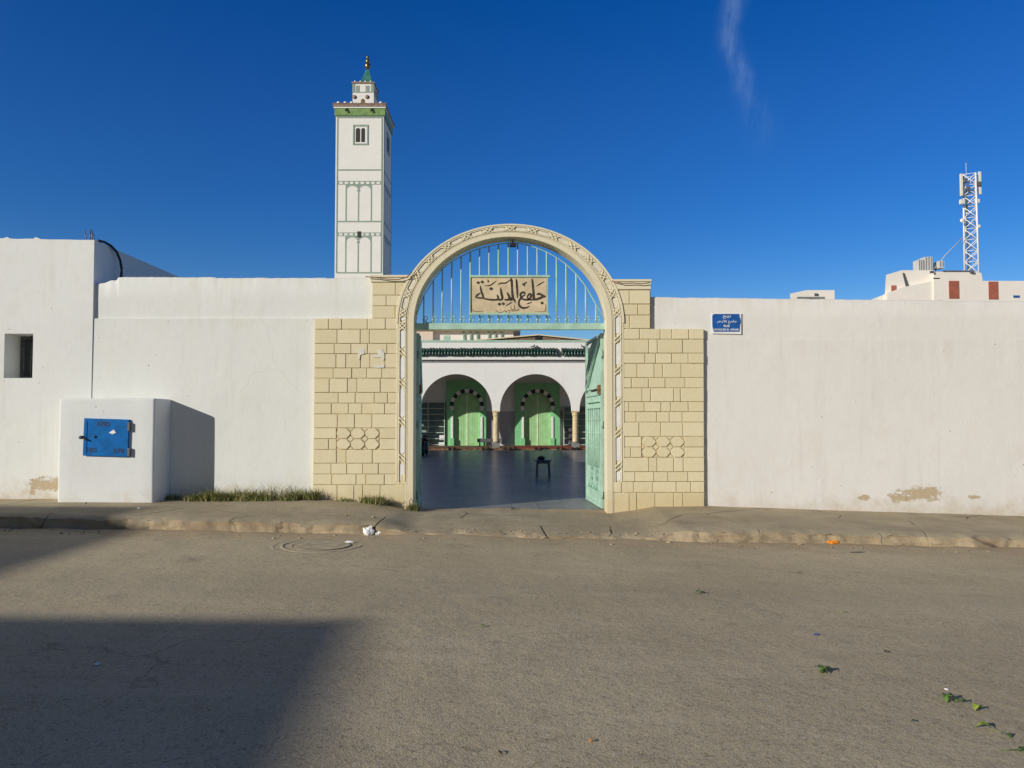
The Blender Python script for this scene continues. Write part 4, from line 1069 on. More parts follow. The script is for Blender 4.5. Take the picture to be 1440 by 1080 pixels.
# shoes
def shoe_pair(px, py, Yp, label, k=1.0):
    q = at(px, py, Yp); r_ = thing('shoes', (q.x, Yp, .115), label, 'shoes', 'shoes left along the arcade step')
    for j, dx in enumerate((-.11*k, .11*k)):
        bm = bmesh.new(); bmesh.ops.create_uvsphere(bm, u_segments=10, v_segments=8, radius=1)
        for v in bm.verts:
            c = v.co; h = .06 if c.y < -.1 else .1
            v.co = Vector((q.x+dx+c.x*.075*k*(1-.15*(c.y > .3)), Yp-.12*k+c.y*.16*k+j*.05, .118+max(0, c.z*.5+.5)*h*k*1.3))
        mb = MB(); mb.bm(bm, True); mb.build('shoe', 'black', r_)
for i, (px, lab) in enumerate(((683, 'black shoes in front of the first arcade column'), (714, 'dark shoes on the floor just right of the first column'), (721, 'small dark shoes left of the second door'),
                               (757, 'black shoes in front of the second green door, left pair'), (764, 'black shoes in front of the second green door, right pair'), (788, 'dark shoes between second door and second column'),
                               (808, 'black shoes at the foot of the second column'), (636, 'dark shoes below the first green door'))):
    shoe_pair(px, 634, YA-.42-.03*(i % 3), lab, 1.15)
gm = MB(); q = at(774, 635, YA-.5); gm.box(q.x-.42, q.x+.42, YA-.75, YA-.45, .12, .135, .004)
tag(gm.build('doormat', 'mintd'), 'small dark green mat on the tiles below the red carpet', 'mat')
# low dark seat shape standing in for a shadow bar across the first door
bn = thing('shadow_bench', ((ax(671, 40.4)+ax(704, 40.4))/2, 40.55, .2), 'low dark seat shape standing in for a shadow under the arcade behind the first column', 'shadow_bench')

# stool with black bag
YT = 19.6
qa, qb = ax(752.5, YT), ax(775.5, YT); zs_ = az(647, YT); fz = .115
sto = thing('stool', ((qa+qb)/2, YT+.2, fz), 'small grey plastic stool alone on the courtyard tiles', 'stool')
s_ = MB().box(qa, qb, YT, YT+.40, zs_-.035, zs_, .012); s_.build('seat', 'stool', sto)
s_ = MB().box(qa+.05, qb-.05, YT+.03, YT+.045, zs_-.10, zs_-.036); s_.box(qa+.05, qb-.05, YT+.355, YT+.37, zs_-.10, zs_-.036); s_.box(qa+.04, qa+.055, YT+.05, YT+.35, zs_-.10, zs_-.036); s_.box(qb-.055, qb-.04, YT+.05, YT+.35, zs_-.10, zs_-.036); s_.build('apron', 'stool', sto)
for sx_ in (0, 1):
    for sy in (0, 1):
        xt = qa+.07 if sx_ == 0 else qb-.07; xb_ = qa+.045 if sx_ == 0 else qb-.045; yt = YT+.06+.28*sy; yb_ = YT+.02+.36*sy
        MB().bar((xt, yt, zs_-.036), (xb_, yb_, fz), .05, .045).build('leg', 'stool', sto)
bm = bmesh.new(); bmesh.ops.create_icosphere(bm, subdivisions=3, radius=1)
xm = ax(761.5, YT)
for v in bm.verts: v.co = Vector((xm+v.co.x*.105+.02*vn(v.co.y*3, v.co.z*3), YT+.15+v.co.y*.09, zs_+.045+max(-.045, v.co.z*.06+.02*vn(v.co.x*3+5, v.co.y*3))))
mb = MB(); mb.bm(bm, True); tag(mb.build('bag', 'black'), 'crumpled black bag lying on the stool', 'bag')

# motorcycle seen end-on behind the left gate leaf
YM = 31.0
mx = ax(595, YM); mc = thing('motorcycle', (mx, YM+.6, .115), 'black motorcycle parked end-on behind the left gate leaf', 'motorcycle')
def wheel(yc):
    t_ = MB(); t_.tube([(mx, yc+.27*math.cos(a), .115+.31+.27*math.sin(a)) for a in [i*2*math.pi/24 for i in range(24)]], .055, 8, close=True)
    wo_ = t_.build('wheel', 'rubber', mc); r_ = MB().lathe((mx-.02, yc, .425), [(.22, 0), (.22, .04)], 16, 'x'); sub(r_, 'rim', 'steel', wo_)
wheel(YM+.1); wheel(YM+1.3)
b = MB(); b.box(mx-.14, mx+.14, YM, YM+.75, .78, .9, .04); b.build('seat', 'black', mc)
b = MB(); b.box(mx-.13, mx+.13, YM+.75, YM+1.15, .72, .98, .05); b.build('fuel_tank', 'black', mc)
b = MB(); b.box(mx-.15, mx+.15, YM+.5, YM+.95, .35, .7, .05); b.box(mx-.05, mx+.05, YM+.1, YM+1.2, .60, .72); b.build('engine', 'steel', mc)
b = MB(); b.tube([(mx-.36, YM+1.05, 1.08), (mx-.2, YM+1.15, 1.05), (mx+.2, YM+1.15, 1.05), (mx+.36, YM+1.05, 1.08)], .02, 8); b.tube([(mx-.07, YM+1.15, 1.05), (mx-.07, YM+1.3, .43)], .025, 8); b.tube([(mx+.07, YM+1.15, 1.05), (mx+.07, YM+1.3, .43)], .025, 8); b.build('handlebar', 'steel', mc)
b = MB(); b.box(mx-.09, mx+.09, YM-.22, YM+.0, .62, .74, .02); b.build('mudguard', 'black', mc)
b = MB(); b.box(mx-.06, mx+.06, YM-.05, YM-.01, .76, .82, .01); b.build('tail_light', 'red_mat', mc)

# parts of the shadow stand-in
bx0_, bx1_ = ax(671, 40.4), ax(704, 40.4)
MB().box(bx0_, bx1_, 40.4, 40.75, az(622, 40.4), az(617, 40.4), .01).build('seat', 'steel', bn)  # bar of the shadow stand-in
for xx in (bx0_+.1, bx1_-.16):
    for yy_ in (40.43, 40.67): MB().box(xx, xx+.07, yy_, yy_+.06, .2, az(622, 40.4)-.001).build('leg', 'steel', bn)  # uprights of the shadow stand-in

# upper storey behind the arcade
YU = 52.0
ub = thing('building', (-10, YU+4, .1), 'cream flat roofed upper storey rising behind the courtyard arcade', 'building')
xe = ax(732, YU, 462); MB().box(-24, xe, YU-.5, YU+8, az(465.5, YU), az(460, YU)).build('roof', 'cream', ub)
MB().box(-24, xe-.5, YU, YU+7.5, .1, az(465.5, YU)-.002).build('wall', 'plaster_far', ub)
MB().box(-24, ax(609, YU), YU-.35, YU-.002, .1, az(465.5, YU)-.01).build('wing_wall', 'pink_far', ub)
for px in (652, 661.5, 671, 687, 696, 705):
    x = ax(px, YU-.1); MB().box(x-.06, x+.06, YU-.12, YU-.003, az(482, YU), az(467, YU)).build('post', 'mintd', ub)
MB().box(ax(623.5, YU), ax(632, YU), YU-.03, YU-.002, az(480, YU), az(471.5, YU)).build('window', 'mint', ub)
# shallow pitched roof
YP_ = 47.0
pr = thing('pavilion', (ax(760, YP_), YP_+2, .1), 'low pavilion with a shallow pitched brown roof behind the arcade', 'pavilion')
a_, b_, c_ = at(672, 478.5, YP_), at(757, 472, YP_), at(829, 478.5, YP_)
MB().prism([(a_.x, a_.z-.1), (c_.x, c_.z-.1), (b_.x, b_.z-.02)], YP_+.05, YP_+4).build('gable', 'brown', pr)
r_ = MB(); r_.bar((a_.x-.1, YP_+2, a_.z), (b_.x, YP_+2, b_.z+.05), .07, 4.2); r_.bar((b_.x, YP_+2, b_.z+.05), (c_.x+.1, YP_+2, c_.z), .07, 4.2); r_.build('roof', 'cream', pr)
MB().box(b_.x-.22, b_.x+.22, YP_-.01, YP_+.04, b_.z-.32, b_.z+.0, .02).build('finial', 'black', pr)
MB().box(a_.x+.1, c_.x-.1, YP_+.1, YP_+3.9, .1, a_.z-.105).build('wall', 'plaster_far', pr)
# pigeons on the tile band
def pigeon(px, py, flip, label):
    q = at(px, py, YA-.06); r_ = q; s = .10
    bm = bmesh.new(); bmesh.ops.create_uvsphere(bm, u_segments=12, v_segments=8, radius=1)
    for v in bm.verts:
        c = v.co.copy(); k_ = 1-.55*max(0, -c.x*flip)
        v.co = Vector((q.x+c.x*s, q.y+c.y*.05*k_, q.z+c.z*.045*k_+.02*c.x*flip))
    mb = MB(); mb.bm(bm, True)
    mb.lathe((q.x+flip*.08, q.y, q.z+.02), [(.024, 0), (.02, .03), (.028, .055), (.02, .08), (.004, .085)], 8)
    mb.tube([(q.x-flip*.07, q.y, q.z-.02), (q.x-flip*.19, q.y, q.z-.04)], .022, 6, taper=[1, .7]); mb.tube([(q.x, q.y-.02, q.z-.03), (q.x, q.y-.02, q.z-.09)], .006, 5)
    mb.tube([(q.x+flip*.10, q.y, q.z+.08), (q.x+flip*.13, q.y, q.z+.078)], .006, 5)
    tag(mb.build('pigeon', 'steel'), label, 'bird', 'pigeons above the tile band')
pigeon(749.5, 487, 1, 'grey pigeon perched above the tile band, left one of the pair'); pigeon(756.5, 488.5, -1, 'grey pigeon lower on the tile band, right one of the pair')
pigeon(820, 487.5, -1, 'small dark bird alone at the right end of the tile band')

# left court wing, out of view, added to shade the court floor
lw = thing('building', (-15, 20, .1), 'plain white wing added out of view to shade the courtyard floor', 'building')
MB().box(-19, -11.7, 14.0, 26.5, -.2, 5.55).build('wall', 'plaster_court', lw)
MB().box(-19.1, -11.6, 13.9, 26.6, 5.55, 5.7).build('roof', 'plaster_court', lw)
for yy_ in (20.2, 22.6, 25.0):
    w_ = MB().box(-11.7, -11.66, yy_-.5, yy_+.5, 1.2, 2.6).build('window', 'green_surround', lw); sub(MB().box(-11.66, -11.65, yy_-.4, yy_+.4, 1.3, 2.5), 'pane', 'glass', w_)  # window of the added unseen wing
# neighbours behind the camera, casting the street shadows
def street_house(x0, x1, y0, y1, h, label, sk=0):
    r_ = thing('house', ((x0+x1)/2, (y0+y1)/2, 0), label, 'house')
    def slab(e, za, zb):
        P_ = [(x0-e, y0-e), (x1+e+sk*(y1-y0), y0-e), (x1+e, y1+e), (x0-e, y1+e)]
        return MB().add([(a, b, za) for a, b in P_]+[(a, b, zb) for a, b in P_], [(3, 2, 1, 0), (4, 5, 6, 7)]+[(i, (i+1) % 4, (i+1) % 4+4, i+4) for i in range(4)])
    slab(0, -.6, h-.5).build('wall', 'plaster_left', r_); slab(.03, h-.5, h).build('parapet', 'plaster_wall', r_)
    for i in range(3):
        xx_ = x0+2.8+(x1-x0-3)*(i+.5)/3; w_ = MB().box(xx_-.5, xx_+.5, y1, y1+.04, 1.3, 2.6).build('window', 'blue_door', r_); sub(MB().box(xx_-.4, xx_+.4, y1+.04, y1+.05, 1.4, 2.5), 'pane', 'glass', w_)
    MB().box(x0+1, x0+2, y1, y1+.05, 0, 2.2).build('door', 'blue_door', r_)
    return r_
HH = 7.0
def corner(shx, shy, z=.1):          # roof corner whose shadow lands at (shx,shy)
    t_ = (HH-z)/(-SUN.z); return shx-SUN.x*t_, shy-SUN.y*t_
ca_ = corner(-1.0, 5.86, .0); cb_ = corner(-5.25, 11.05, .27)
street_house(ca_[0]-9, ca_[0]-.03, ca_[1]-12, ca_[1]-.03, HH, 'white house behind the viewer that shades the near road', .085)
street_house(cb_[0]-12, cb_[0]-.03, ca_[1]+.1, cb_[1]-.03, HH, 'white house further left that shades the far kerb')

# ------------------------------------------------------------------ minaret
YMn = 60.0; mk = YMn/F
mi = thing('minaret', (ax(505, YMn), YMn+2, 0), 'tall square white minaret with green trim and lantern top', 'minaret')
mx0, mx1 = ax(471.2, YMn, 300), ax(539.0, YMn, 300); SD = mx1-mx0; my0, my1 = YMn, YMn+SD
zt_ = az(163, YMn)
MB().box(mx0, mx1, my0, my1, 0, zt_).build('shaft', 'tower', mi)
gb = MB(); gb.box(mx0-.10, mx1+.10, my0-.10, my1+.10, zt_+.001, az(153, YMn)); gb.build('green_band', 'tower_green', mi)
gb = MB(); gb.box(mx0-.16, mx1+.16, my0-.16, my1+.16, az(153, YMn)+.001, az(151, YMn)); gb.build('ledge', 'tower', mi)
gb = MB(); gb.box(mx0-.22, mx1+.22, my0-.22, my1+.22, az(151, YMn)+.001, az(147.5, YMn), .03)
rr = random.Random(9)
for i in range(46):
    f = i/45; gb.box(mx0-.2+f*(SD+.4)-.03, mx0-.2+f*(SD+.4)+.03, my0-.26, my0-.05, az(148, YMn), az(146.5, YMn)+rr.uniform(0, .03))
gb.build('coping', 'terracotta', mi)
gl_ = MB(); gl_.box(mx0-.03, mx1+.03, my0-.03, my1+.03, az(164.5, YMn), zt_); gl_.build('string_course', 'grey_line', mi)
for i in range(2):                      # dark spouts in the band
    px = (487.5, 523)[i]; x = ax(px, YMn, 155); MB().bar((x+.06, my0-.10, az(153.5, YMn)), (x-.03, my0-.3, az(158, YMn)), .10, .10).build('spout', 'black', mi)
for px in (476, 485.5, 494.5, 535.5):
    x = ax(px, YMn-.1, 144); MB().lathe((x, my0-.08, az(147.6, YMn)), [(.13, 0), (.16, .06), (.15, .16), (.08, .24), (.02, .27)], 10).build('finial_ball', 'inlay', mi)
MB().lathe((mx1+.0, my1-.3, az(147.6, YMn)), [(.13, 0), (.16, .06), (.15, .16), (.08, .24), (.02, .27)], 10).build('finial_ball', 'inlay', mi)
# painted line trim on a face; fx maps 0..1 across the face
def face(fx, nm):
    L = MB(); T = .03
    def ln(u0, u1, p0, p1, ex=0):
        fx(L, u0, u1, az(p1, YMn), az(p0, YMn), T+ex)
    def U(px): return (px-471.2)/(539.0-471.2)
    for a, b in ((473, 474.4), (535.6, 537.4)): ln(U(a), U(b), 165, 384)
    ln(U(474.4), U(535.6), 165, 166.0, -.004)
    for y_ in (239, 311.5, 383.5): ln(U(474.4), U(535.6), y_-.9, y_+.9, -.004)
    for (t0, t1, yb) in ((254.5, 259.5, 310.6), (327, 332, 382.6)):
        ln(U(475), U(535), t0, t0+.8, -.008); ln(U(475), U(535), t1-.8, t1, -.008)
        for i in range(9):
            u = U(475+7.5*i); ln(u-.017, u+.017, t0+.8, t1-.8, -.01)
        for px in (486.5, 504, 522): ln(U(px)-.012, U(px)+.012, t1, yb, -.012)
        # arch heads
        for cx in (495.3, 513.0):
            segs = 10; r_ = 8.2; zc2 = t1+1.6+r_*.85
            for i in range(segs):
                a0, a1 = math.pi*i/segs, math.pi*(i+1)/segs
                x0, x1 = cx+r_*math.cos(a0), cx+r_*math.cos(a1); y0, y1 = zc2-r_*.85*math.sin(a0), zc2-r_*.85*math.sin(a1)
                # fill between arch and frieze
                ln(U(min(x0, x1)), U(max(x0, x1)), t1, max(t1+.5, (y0+y1)/2), -.016)
        ln(U(504)-.03, U(504)+.03, t1+7.5, t1+9.5, -.002)
    # window frame
    for (a, b, c, d) in ((495.5, 497.5, 175.5, 204), (515.3, 517.3, 175.5, 204), (497.5, 515.3, 175.5, 177.6), (497.5, 515.3, 202, 204)): ln(U(a), U(b), c, d, .01)
    L.build('painted_trim', 'grey_line', mi)
    W = MB()
    for (a, b) in ((499.5, 505.6), (507.2, 512.4)):
        for i in range(6):
            x0 = a+(b-a)*i/6; x1 = a+(b-a)*(i+1)/6; m_ = ((x0+x1)/2-(a+b)/2)/((b-a)/2); y_ = 183-3*math.sqrt(1-m_*m_)
            fx(W, U(x0), U(x1), az(199.8, YMn), az(y_, YMn), .012)
    W.build('window', 'dark', mi)
def front(mb, u0, u1, z0, z1, t): mb.box(mx0+u0*SD, mx0+u1*SD, my0-t, my0+.01, z0, z1)
def side(mb, u0, u1, z0, z1, t): mb.box(mx1-.01, mx1+t, my0+u0*SD, my0+u1*SD, z0, z1)
face(front, 'f'); face(side, 's')
x = ax(505, YMn, 330); MB().box(x-.14, x+.14, my0-.05, my0, az(334, YMn), az(325.5, YMn)).build('vent', 'dark', mi)
# lantern
lx0, lx1 = ax(495.2, YMn+.9, 130), ax(525.0, YMn+.9, 130); ly0 = YMn+1.1; ls = lx1-lx0; zl0, zl1 = az(149, YMn), az(117.5, ly0)
lant = MB().box(lx0, lx1, ly0, ly0+ls, zl0, zl1).build('lantern', 'tower', mi)
zz = lambda p: az(p, ly0)
g_ = MB()
for (a, b, c, d) in ((495.6, 499, 118, 130), (521.6, 524.8, 118, 130), (499, 521.6, 129.2, 130.2)):
    g_.box(ax(a, ly0, 130), ax(b, ly0, 130), ly0-.03, ly0, zz(d), zz(c))
for (a, b, c, d) in ((500.5, 505.5, 120.5, 129), (514, 519.5, 120.5, 129)): g_.box(ax(a, ly0, 130), ax(b, ly0, 130), ly0-.02, ly0, zz(d), zz(c))
for (v0, v1, c, d) in ((0, .12, 118, 130), (.88, 1, 118, 130), (.12, .88, 129.2, 130.2), (.25, .4, 120.5, 129), (.6, .75, 120.5, 129)):
    g_.box(lx1, lx1+.03, ly0+v0*ls, ly0+v1*ls, zz(d), zz(c))
sub(g_, 'lantern_trim', 'grey_line', lant)
for px in (498.5, 516.3): sub(MB().lathe((ax(px, ly0, 137), ly0-.05, zz(136.5)), [(.17, 0), (.17, .05)], 14, 'y'), 'disc', 'terracotta', lant)
d_ = MB(); cx = ax(510.3, ly0, 142); d_.prism([(cx-.16, zz(147)), (cx+.16, zz(147))]+[(cx+.16*math.cos(a), zz(141.5)+.16*math.sin(a)) for a in [math.pi*i/8 for i in range(9)]], ly0-.02, ly0+.01); sub(d_, 'doorway', 'wood', lant)
c_ = MB(); c_.box(lx0-.08, lx1+.08, ly0-.08, ly0+ls+.08, zl1+.001, zz(115.5)); sub(c_, 'cornice', 'terracotta', lant)
for px in (499.5, 507, 514, 521.5): sub(MB().lathe((ax(px, ly0, 115), ly0, zz(115.6)), [(.07, 0), (.09, .04), (.06, .12), (.01, .14)], 8), 'finial_ball', 'inlay', lant)
pcx, pcy = (lx0+lx1)/2+.18, ly0+ls/2
pz0, pz1 = zz(115.4), az(99.5, pcy); hb_ = .55; ht = .15
py = MB(); py.add([(pcx-hb_, pcy-hb_, pz0), (pcx+hb_, pcy-hb_, pz0), (pcx+hb_, pcy+hb_, pz0), (pcx-hb_, pcy+hb_, pz0), (pcx-ht, pcy-ht, pz1), (pcx+ht, pcy-ht, pz1), (pcx+ht, pcy+ht, pz1), (pcx-ht, pcy+ht, pz1)],
                     [(0, 1, 5, 4), (1, 2, 6, 5), (2, 3, 7, 6), (3, 0, 4, 7), (4, 5, 6, 7), (3, 2, 1, 0)])
py.build('spire_roof', 'tower_roof', mi)
fb = MB()
prof = [(.05, 0)]
for (py_, r_) in ((93.0, .25), (86.3, .19), (81.0, .13)):
    zc3 = az(py_, pcy)-pz1; prof += [(.05, zc3-r_*1.3)]+[(r_*math.cos(a), zc3+r_*1.1*math.sin(a)) for a in (-1.2, -.7, 0, .7, 1.2)]+[(.05, zc3+r_*1.3)]
prof += [(.03, az(78, pcy)-pz1), (.01, az(75.5, pcy)-pz1)]
fb.lathe((pcx, pcy, pz1), prof, 12); fb.build('finial', 'brass', mi)

# ------------------------------------------------------------------ far right buildings and mast
def fan(mb, pts, y0, y1):                       # plan widens with depth: the left wall runs back along its own slant
    k = y1/y0; n = len(pts)
    mb.add([(x, y0, z) for x, z in pts]+[(x*k, y1, z) for x, z in pts], [tuple(range(n)), tuple(range(2*n-1, n-1, -1))]+[(i, i+n, (i+1) % n+n, (i+1) % n) for i in range(n)]); return mb
YR = 70.0
def pxz(pts, Y): return [(at(a, b, Y).x, at(a, b, Y).z) for a, b in pts]
fb_ = thing('building', (ax(1345, YR), YR+5, 0), 'cream building with brick red panels under the lattice mast', 'building')
fan(MB(), [(ax(1313, YR), 0), (ax(1520, YR), 0), (ax(1520, YR, 395), az(395, YR)), (ax(1382, YR, 395), az(395, YR)), (ax(1380, YR, 384), az(384, YR)), (ax(1374, YR, 382), az(382, YR)), (ax(1313, YR, 382), az(382, YR))], YR, YR+9).build('main_block', 'plaster_far', fb_)
p = pxz([(1244, 418), (1246, 386.5), (1268, 380), (1313, 380)], YR+1)
fan(MB(), [(p[0][0], 0)]+p+[(p[3][0], 0)], YR+1, YR+9).build('stair_block', 'plaster_far', fb_)
p = pxz([(1270, 404), (1313, 395)], YR+.3); MB().prism([(p[0][0]-1.6, 0), (p[0][0]-1.6, p[0][1]-.6), p[0], p[1], (p[1][0], 0)], YR+.2, YR+.99).build('stair_wing', 'plaster_far', fb_)
p = pxz([(1218, 424), (1244, 414), (1244, 430)], YR+1.2); fan(MB(), p, YR+1.2, YR+6).build('ramp_wall', 'plaster_far', fb_)
p = pxz([(1269, 384), (1271, 384), (1278, 403.5), (1274, 404)], YR+.98); MB().prism(p, YR+.9, YR+1.0).build('recess_line', 'steel', fb_)  # dark slanted strip drawn for the edge of a recess
for a, b, c, d, yy_ in ((1334.3, 1348.3, 395, 420, YR), (1390, 1403.3, 396, 421, YR), (1253.3, 1260.3, 401.5, 417.5, YR+1)):
    MB().box(ax(a, yy_, 405), ax(b, yy_, 405), yy_-.05, yy_, az(d, yy_), az(c, yy_)).build('red_panel', 'brick_red', fb_)
MB().box(ax(1429, YR), ax(1437.5, YR), YR-.06, YR, az(418.5, YR), az(415.5, YR)).build('plaque', 'blue_sign', fb_)
MB().box(ax(1316, YR), ax(1325, YR), YR-.05, YR, az(392, YR), az(390.8, YR)).build('vent', 'dark', fb_)
MB().box(ax(1330, YR), ax(1373, YR), YR-.1, YR+.6, az(382, YR)+.002, az(380.6, YR)).build('roof_beam', 'galvd', fb_)
for px in (1313.5, 1370): MB().box(ax(px-2, YR), ax(px+2, YR), YR-.25, YR, az(384.5, YR), az(381.5, YR)).build('bracket', 'galvd', fb_)
# small white rooftop block
fs_ = thing('building', (ax(1143, YR), YR+4, 0), 'small white rooftop block showing over the wall left of the mast building', 'building')
p = pxz([(1111, 413), (1134, 408), (1173.5, 408), (1173.5, 424)], YR+4)
fan(MB(), [(p[0][0], 0)]+p[:3]+[(p[3][0], 0)], YR+4, YR+9).build('wall', 'plaster_far', fs_)
MB().box(ax(1123, YR+4), ax(1161.5, YR+4), YR+3.94, YR+4, az(421, YR+4), az(417.5, YR+4)).build('window', 'trim_grey', fs_)
MB().box(ax(1147.5, YR+4), ax(1152.5, YR+4), YR+3.9, YR+3.96, az(416, YR+4), az(412.8, YR+4)).build('lamp', 'steel', fs_)
# cabinets on the roof
def rcab(a, b, c, d, label, ribs):
    Yc = YR+2; r_ = thing('equipment_cabinet', (ax((a+b)/2, Yc), Yc+.5, az(d, Yc)), label, 'cabinet', 'equipment cabinets on the far roof')
    MB().box(ax(a, Yc, 370), ax(b, Yc, 370), Yc, Yc+1, az(d, Yc)-.1, az(c, Yc), .02).build('body', 'cabinet', r_)
    m_ = MB()
    for i in range(ribs): x = ax(a+(b-a)*(i+.5)/ribs, Yc, 370); m_.box(x-.02, x+.02, Yc-.03, Yc, az(d, Yc)+.05, az(c, Yc)-.05)
    m_.build('rib', 'galvd', r_)
rcab(1291.5, 1300, 365, 381, 'left and lower of the two tall grey cabinets on the far roof', 3); rcab(1300.5, 1312, 361, 381, 'right and taller of the two tall grey cabinets on the far roof', 3)
rcab(1320.5, 1328, 366.5, 375.5, 'small grey cabinet on a post between the tall cabinets and the mast', 2)
MB().box(ax(1323.5, YR+2), ax(1324.5, YR+2), YR+2.4, YR+2.5, az(382, YR+2), az(375.5, YR+2)).build('post', 'steel', bpy.data.objects['equipment_cabinet.002'])
# lattice mast
ma = thing('lattice_mast', (ax(1364, YR+3), YR+4, az(383, YR+3)), 'white lattice telecom mast carrying panel antennas on the far roof', 'mast')
Ym = YR+3.2; wb = ax(1373, Ym, 380)-ax(1357, Ym, 380)
cxm = ax(1364.7, Ym+.6, 310); zb0, zb1 = az(383, Ym), az(243.5, Ym)
hw_ = .56; th_ = -math.atan2(cxm, Ym)
def RT(a, b, z): return (cxm+a*math.cos(th_)-b*math.sin(th_), Ym+.6+a*math.sin(th_)+b*math.cos(th_), z)
corners = [(-1, -1), (1, -1), (1, 1), (-1, 1)]
for (i, j) in corners: MB().tube([RT(i*hw_*1.08, j*hw_*1.08, zb0), RT(i*hw_*.95, j*hw_*.95, zb1)], .085, 8).build('leg', 'galv', ma)
nb_ = 9; br = MB()
for q in range(nb_):
    z0, z1 = zb0+(zb1-zb0)*q/nb_, zb0+(zb1-zb0)*(q+1)/nb_
    for a in range(4):
        (i0, j0), (i1, j1) = corners[a], corners[(a+1) % 4]
        A_ = lambda i, j, z: RT(i*hw_, j*hw_, z)
        br.tube([A_(i0, j0, z0), A_(i1, j1, z1)], .042, 6); br.tube([A_(i1, j1, z0), A_(i0, j0, z1)], .042, 6); br.tube([A_(i0, j0, z1), A_(i1, j1, z1)], .03, 6)
br.build('bracing', 'galv', ma)
MB().box(cxm-.42, cxm-.30, Ym+.5, Ym+.65, zb0, az(262, Ym)).build('cable_ladder', 'galvd', ma)
for a, b, c, d, yo in ((1350.8, 1354.3, 244, 275, 0), (1376.8, 1380.2, 241, 273, 0), (1371, 1373.5, 246, 270, 1.5)):
    p_ = MB().box(ax(a, Ym+yo, c+12), ax(b, Ym+yo, c+12), Ym+yo, Ym+yo+.18, az(d, Ym), az(c, Ym), .03).build('panel_antenna', 'panel', ma)
    s_ = MB(); xm_ = ax((a+b)/2, Ym+yo, c+12)
    for z in (az(c+5, Ym), az(d-6, Ym)): s_.tube([(xm_, Ym+yo+.2, z), (cxm, Ym+.3+yo*.5, z)], .03, 6)
    sub(s_, 'arm', 'galvd', p_)
for a, b, c, d in ((1351, 1357, 280, 286.5), (1373, 1378, 279.5, 285), (1376.5, 1380.5, 255, 261), (1356, 1361, 252, 256), (1361, 1364.5, 262, 267)):
    MB().box(ax(a, Ym-.2, c), ax(b, Ym-.2, c), Ym-.2, Ym+.1, az(d, Ym-.2), az(c, Ym-.2), .03).build('radio_unit', 'panel' if c > 270 else 'galvd', ma)
for px, py, r_ in ((1353.5, 310, .22), (1377, 318.3, .19), (1360, 300, .1)):
    q = at(px, py, Ym-.2); dd = MB().lathe((q.x, q.y, q.z), [(r_*.6, .14), (r_, .05), (r_, 0), (r_*.5, -.05)], 14, 'y').build('dish', 'white', ma)
    sub(MB().tube([(q.x, q.y+.12, q.z), (cxm+(hw_ if px > 1364 else -hw_), Ym+.2, q.z)], .03, 6), 'arm', 'galvd', dd)
MB().tube([(ax(1358.5, Ym+.6, 235), Ym+.6, zb1-.3), (ax(1358.5, Ym+.6, 235), Ym+.6, az(226, Ym))], .018, 6).build('whip_antenna', 'galv', ma)
MB().tube([at(1354.5, 333, Ym), at(1330, 358, Ym-.3), at(1313, 379, Ym-1)], .03, 6).build('stay_cable', 'cream', ma)

M['manhole'] = simple('manhole_cement', (.44, .37, .24), .9, .2, 9, .5, 60, dark=(.27, .22, .14))
# ------------------------------------------------------------------ manhole
mh = thing('manhole', (ax(450, 9.1), 9.05, roadz(-2.4)), 'round dusty manhole with broken rings in the road before the kerb', 'manhole')
cxh, cyh = ax(456, 9.1), 9.02; rz = lambda x, y: roadz(x)+.008*vn(x*.9, y*.9)
def ring(r, w, h, a0=0, a1=360, wob=.02):
    mb = MB(); n_ = 60; vt = []
    for i in range(n_+1):
        a = R(a0+(a1-a0)*i/n_); rr_ = r*(1+wob*vn(math.cos(a)*3+r*9, math.sin(a)*3))
        fade = min(1, i/6, (n_-i)/6) if a1-a0 < 360 else 1
        for dr_, dz in ((-w, -.01), (-w*.3, h*fade), (w*.3, h*fade), (w, -.01)):
            x, y = cxh+(rr_+dr_)*math.cos(a), cyh+(rr_+dr_)*math.sin(a); vt.append((x, y, rz(x, y)+dz))
    mb.add(vt, [(i*4+j, (i+1)*4+j, (i+1)*4+j+1, i*4+j+1) for i in range(n_) for j in range(3)], True); return mb
ring(.58, .05, .003, 120, 300, .05).build('outer_ring', 'manhole', mh, recalc=False); ring(.47, .04, .007, 90, 380, .05).build('frame', 'manhole', mh, recalc=False)
ring(.36, .03, .003, 60, 300, .06).build('inner_ring', 'manhole', mh, recalc=False)
mb = MB(); vt = [(cxh, cyh, rz(cxh, cyh)+.006)]+[(cxh+.345*math.cos(R(10*i)), cyh+.345*math.sin(R(10*i)), rz(cxh, cyh)+.004) for i in range(36)]
mb.add(vt, [(0, i+1, (i+1) % 36+1) for i in range(36)]); mb.build('cover', 'manhole', mh, recalc=False)

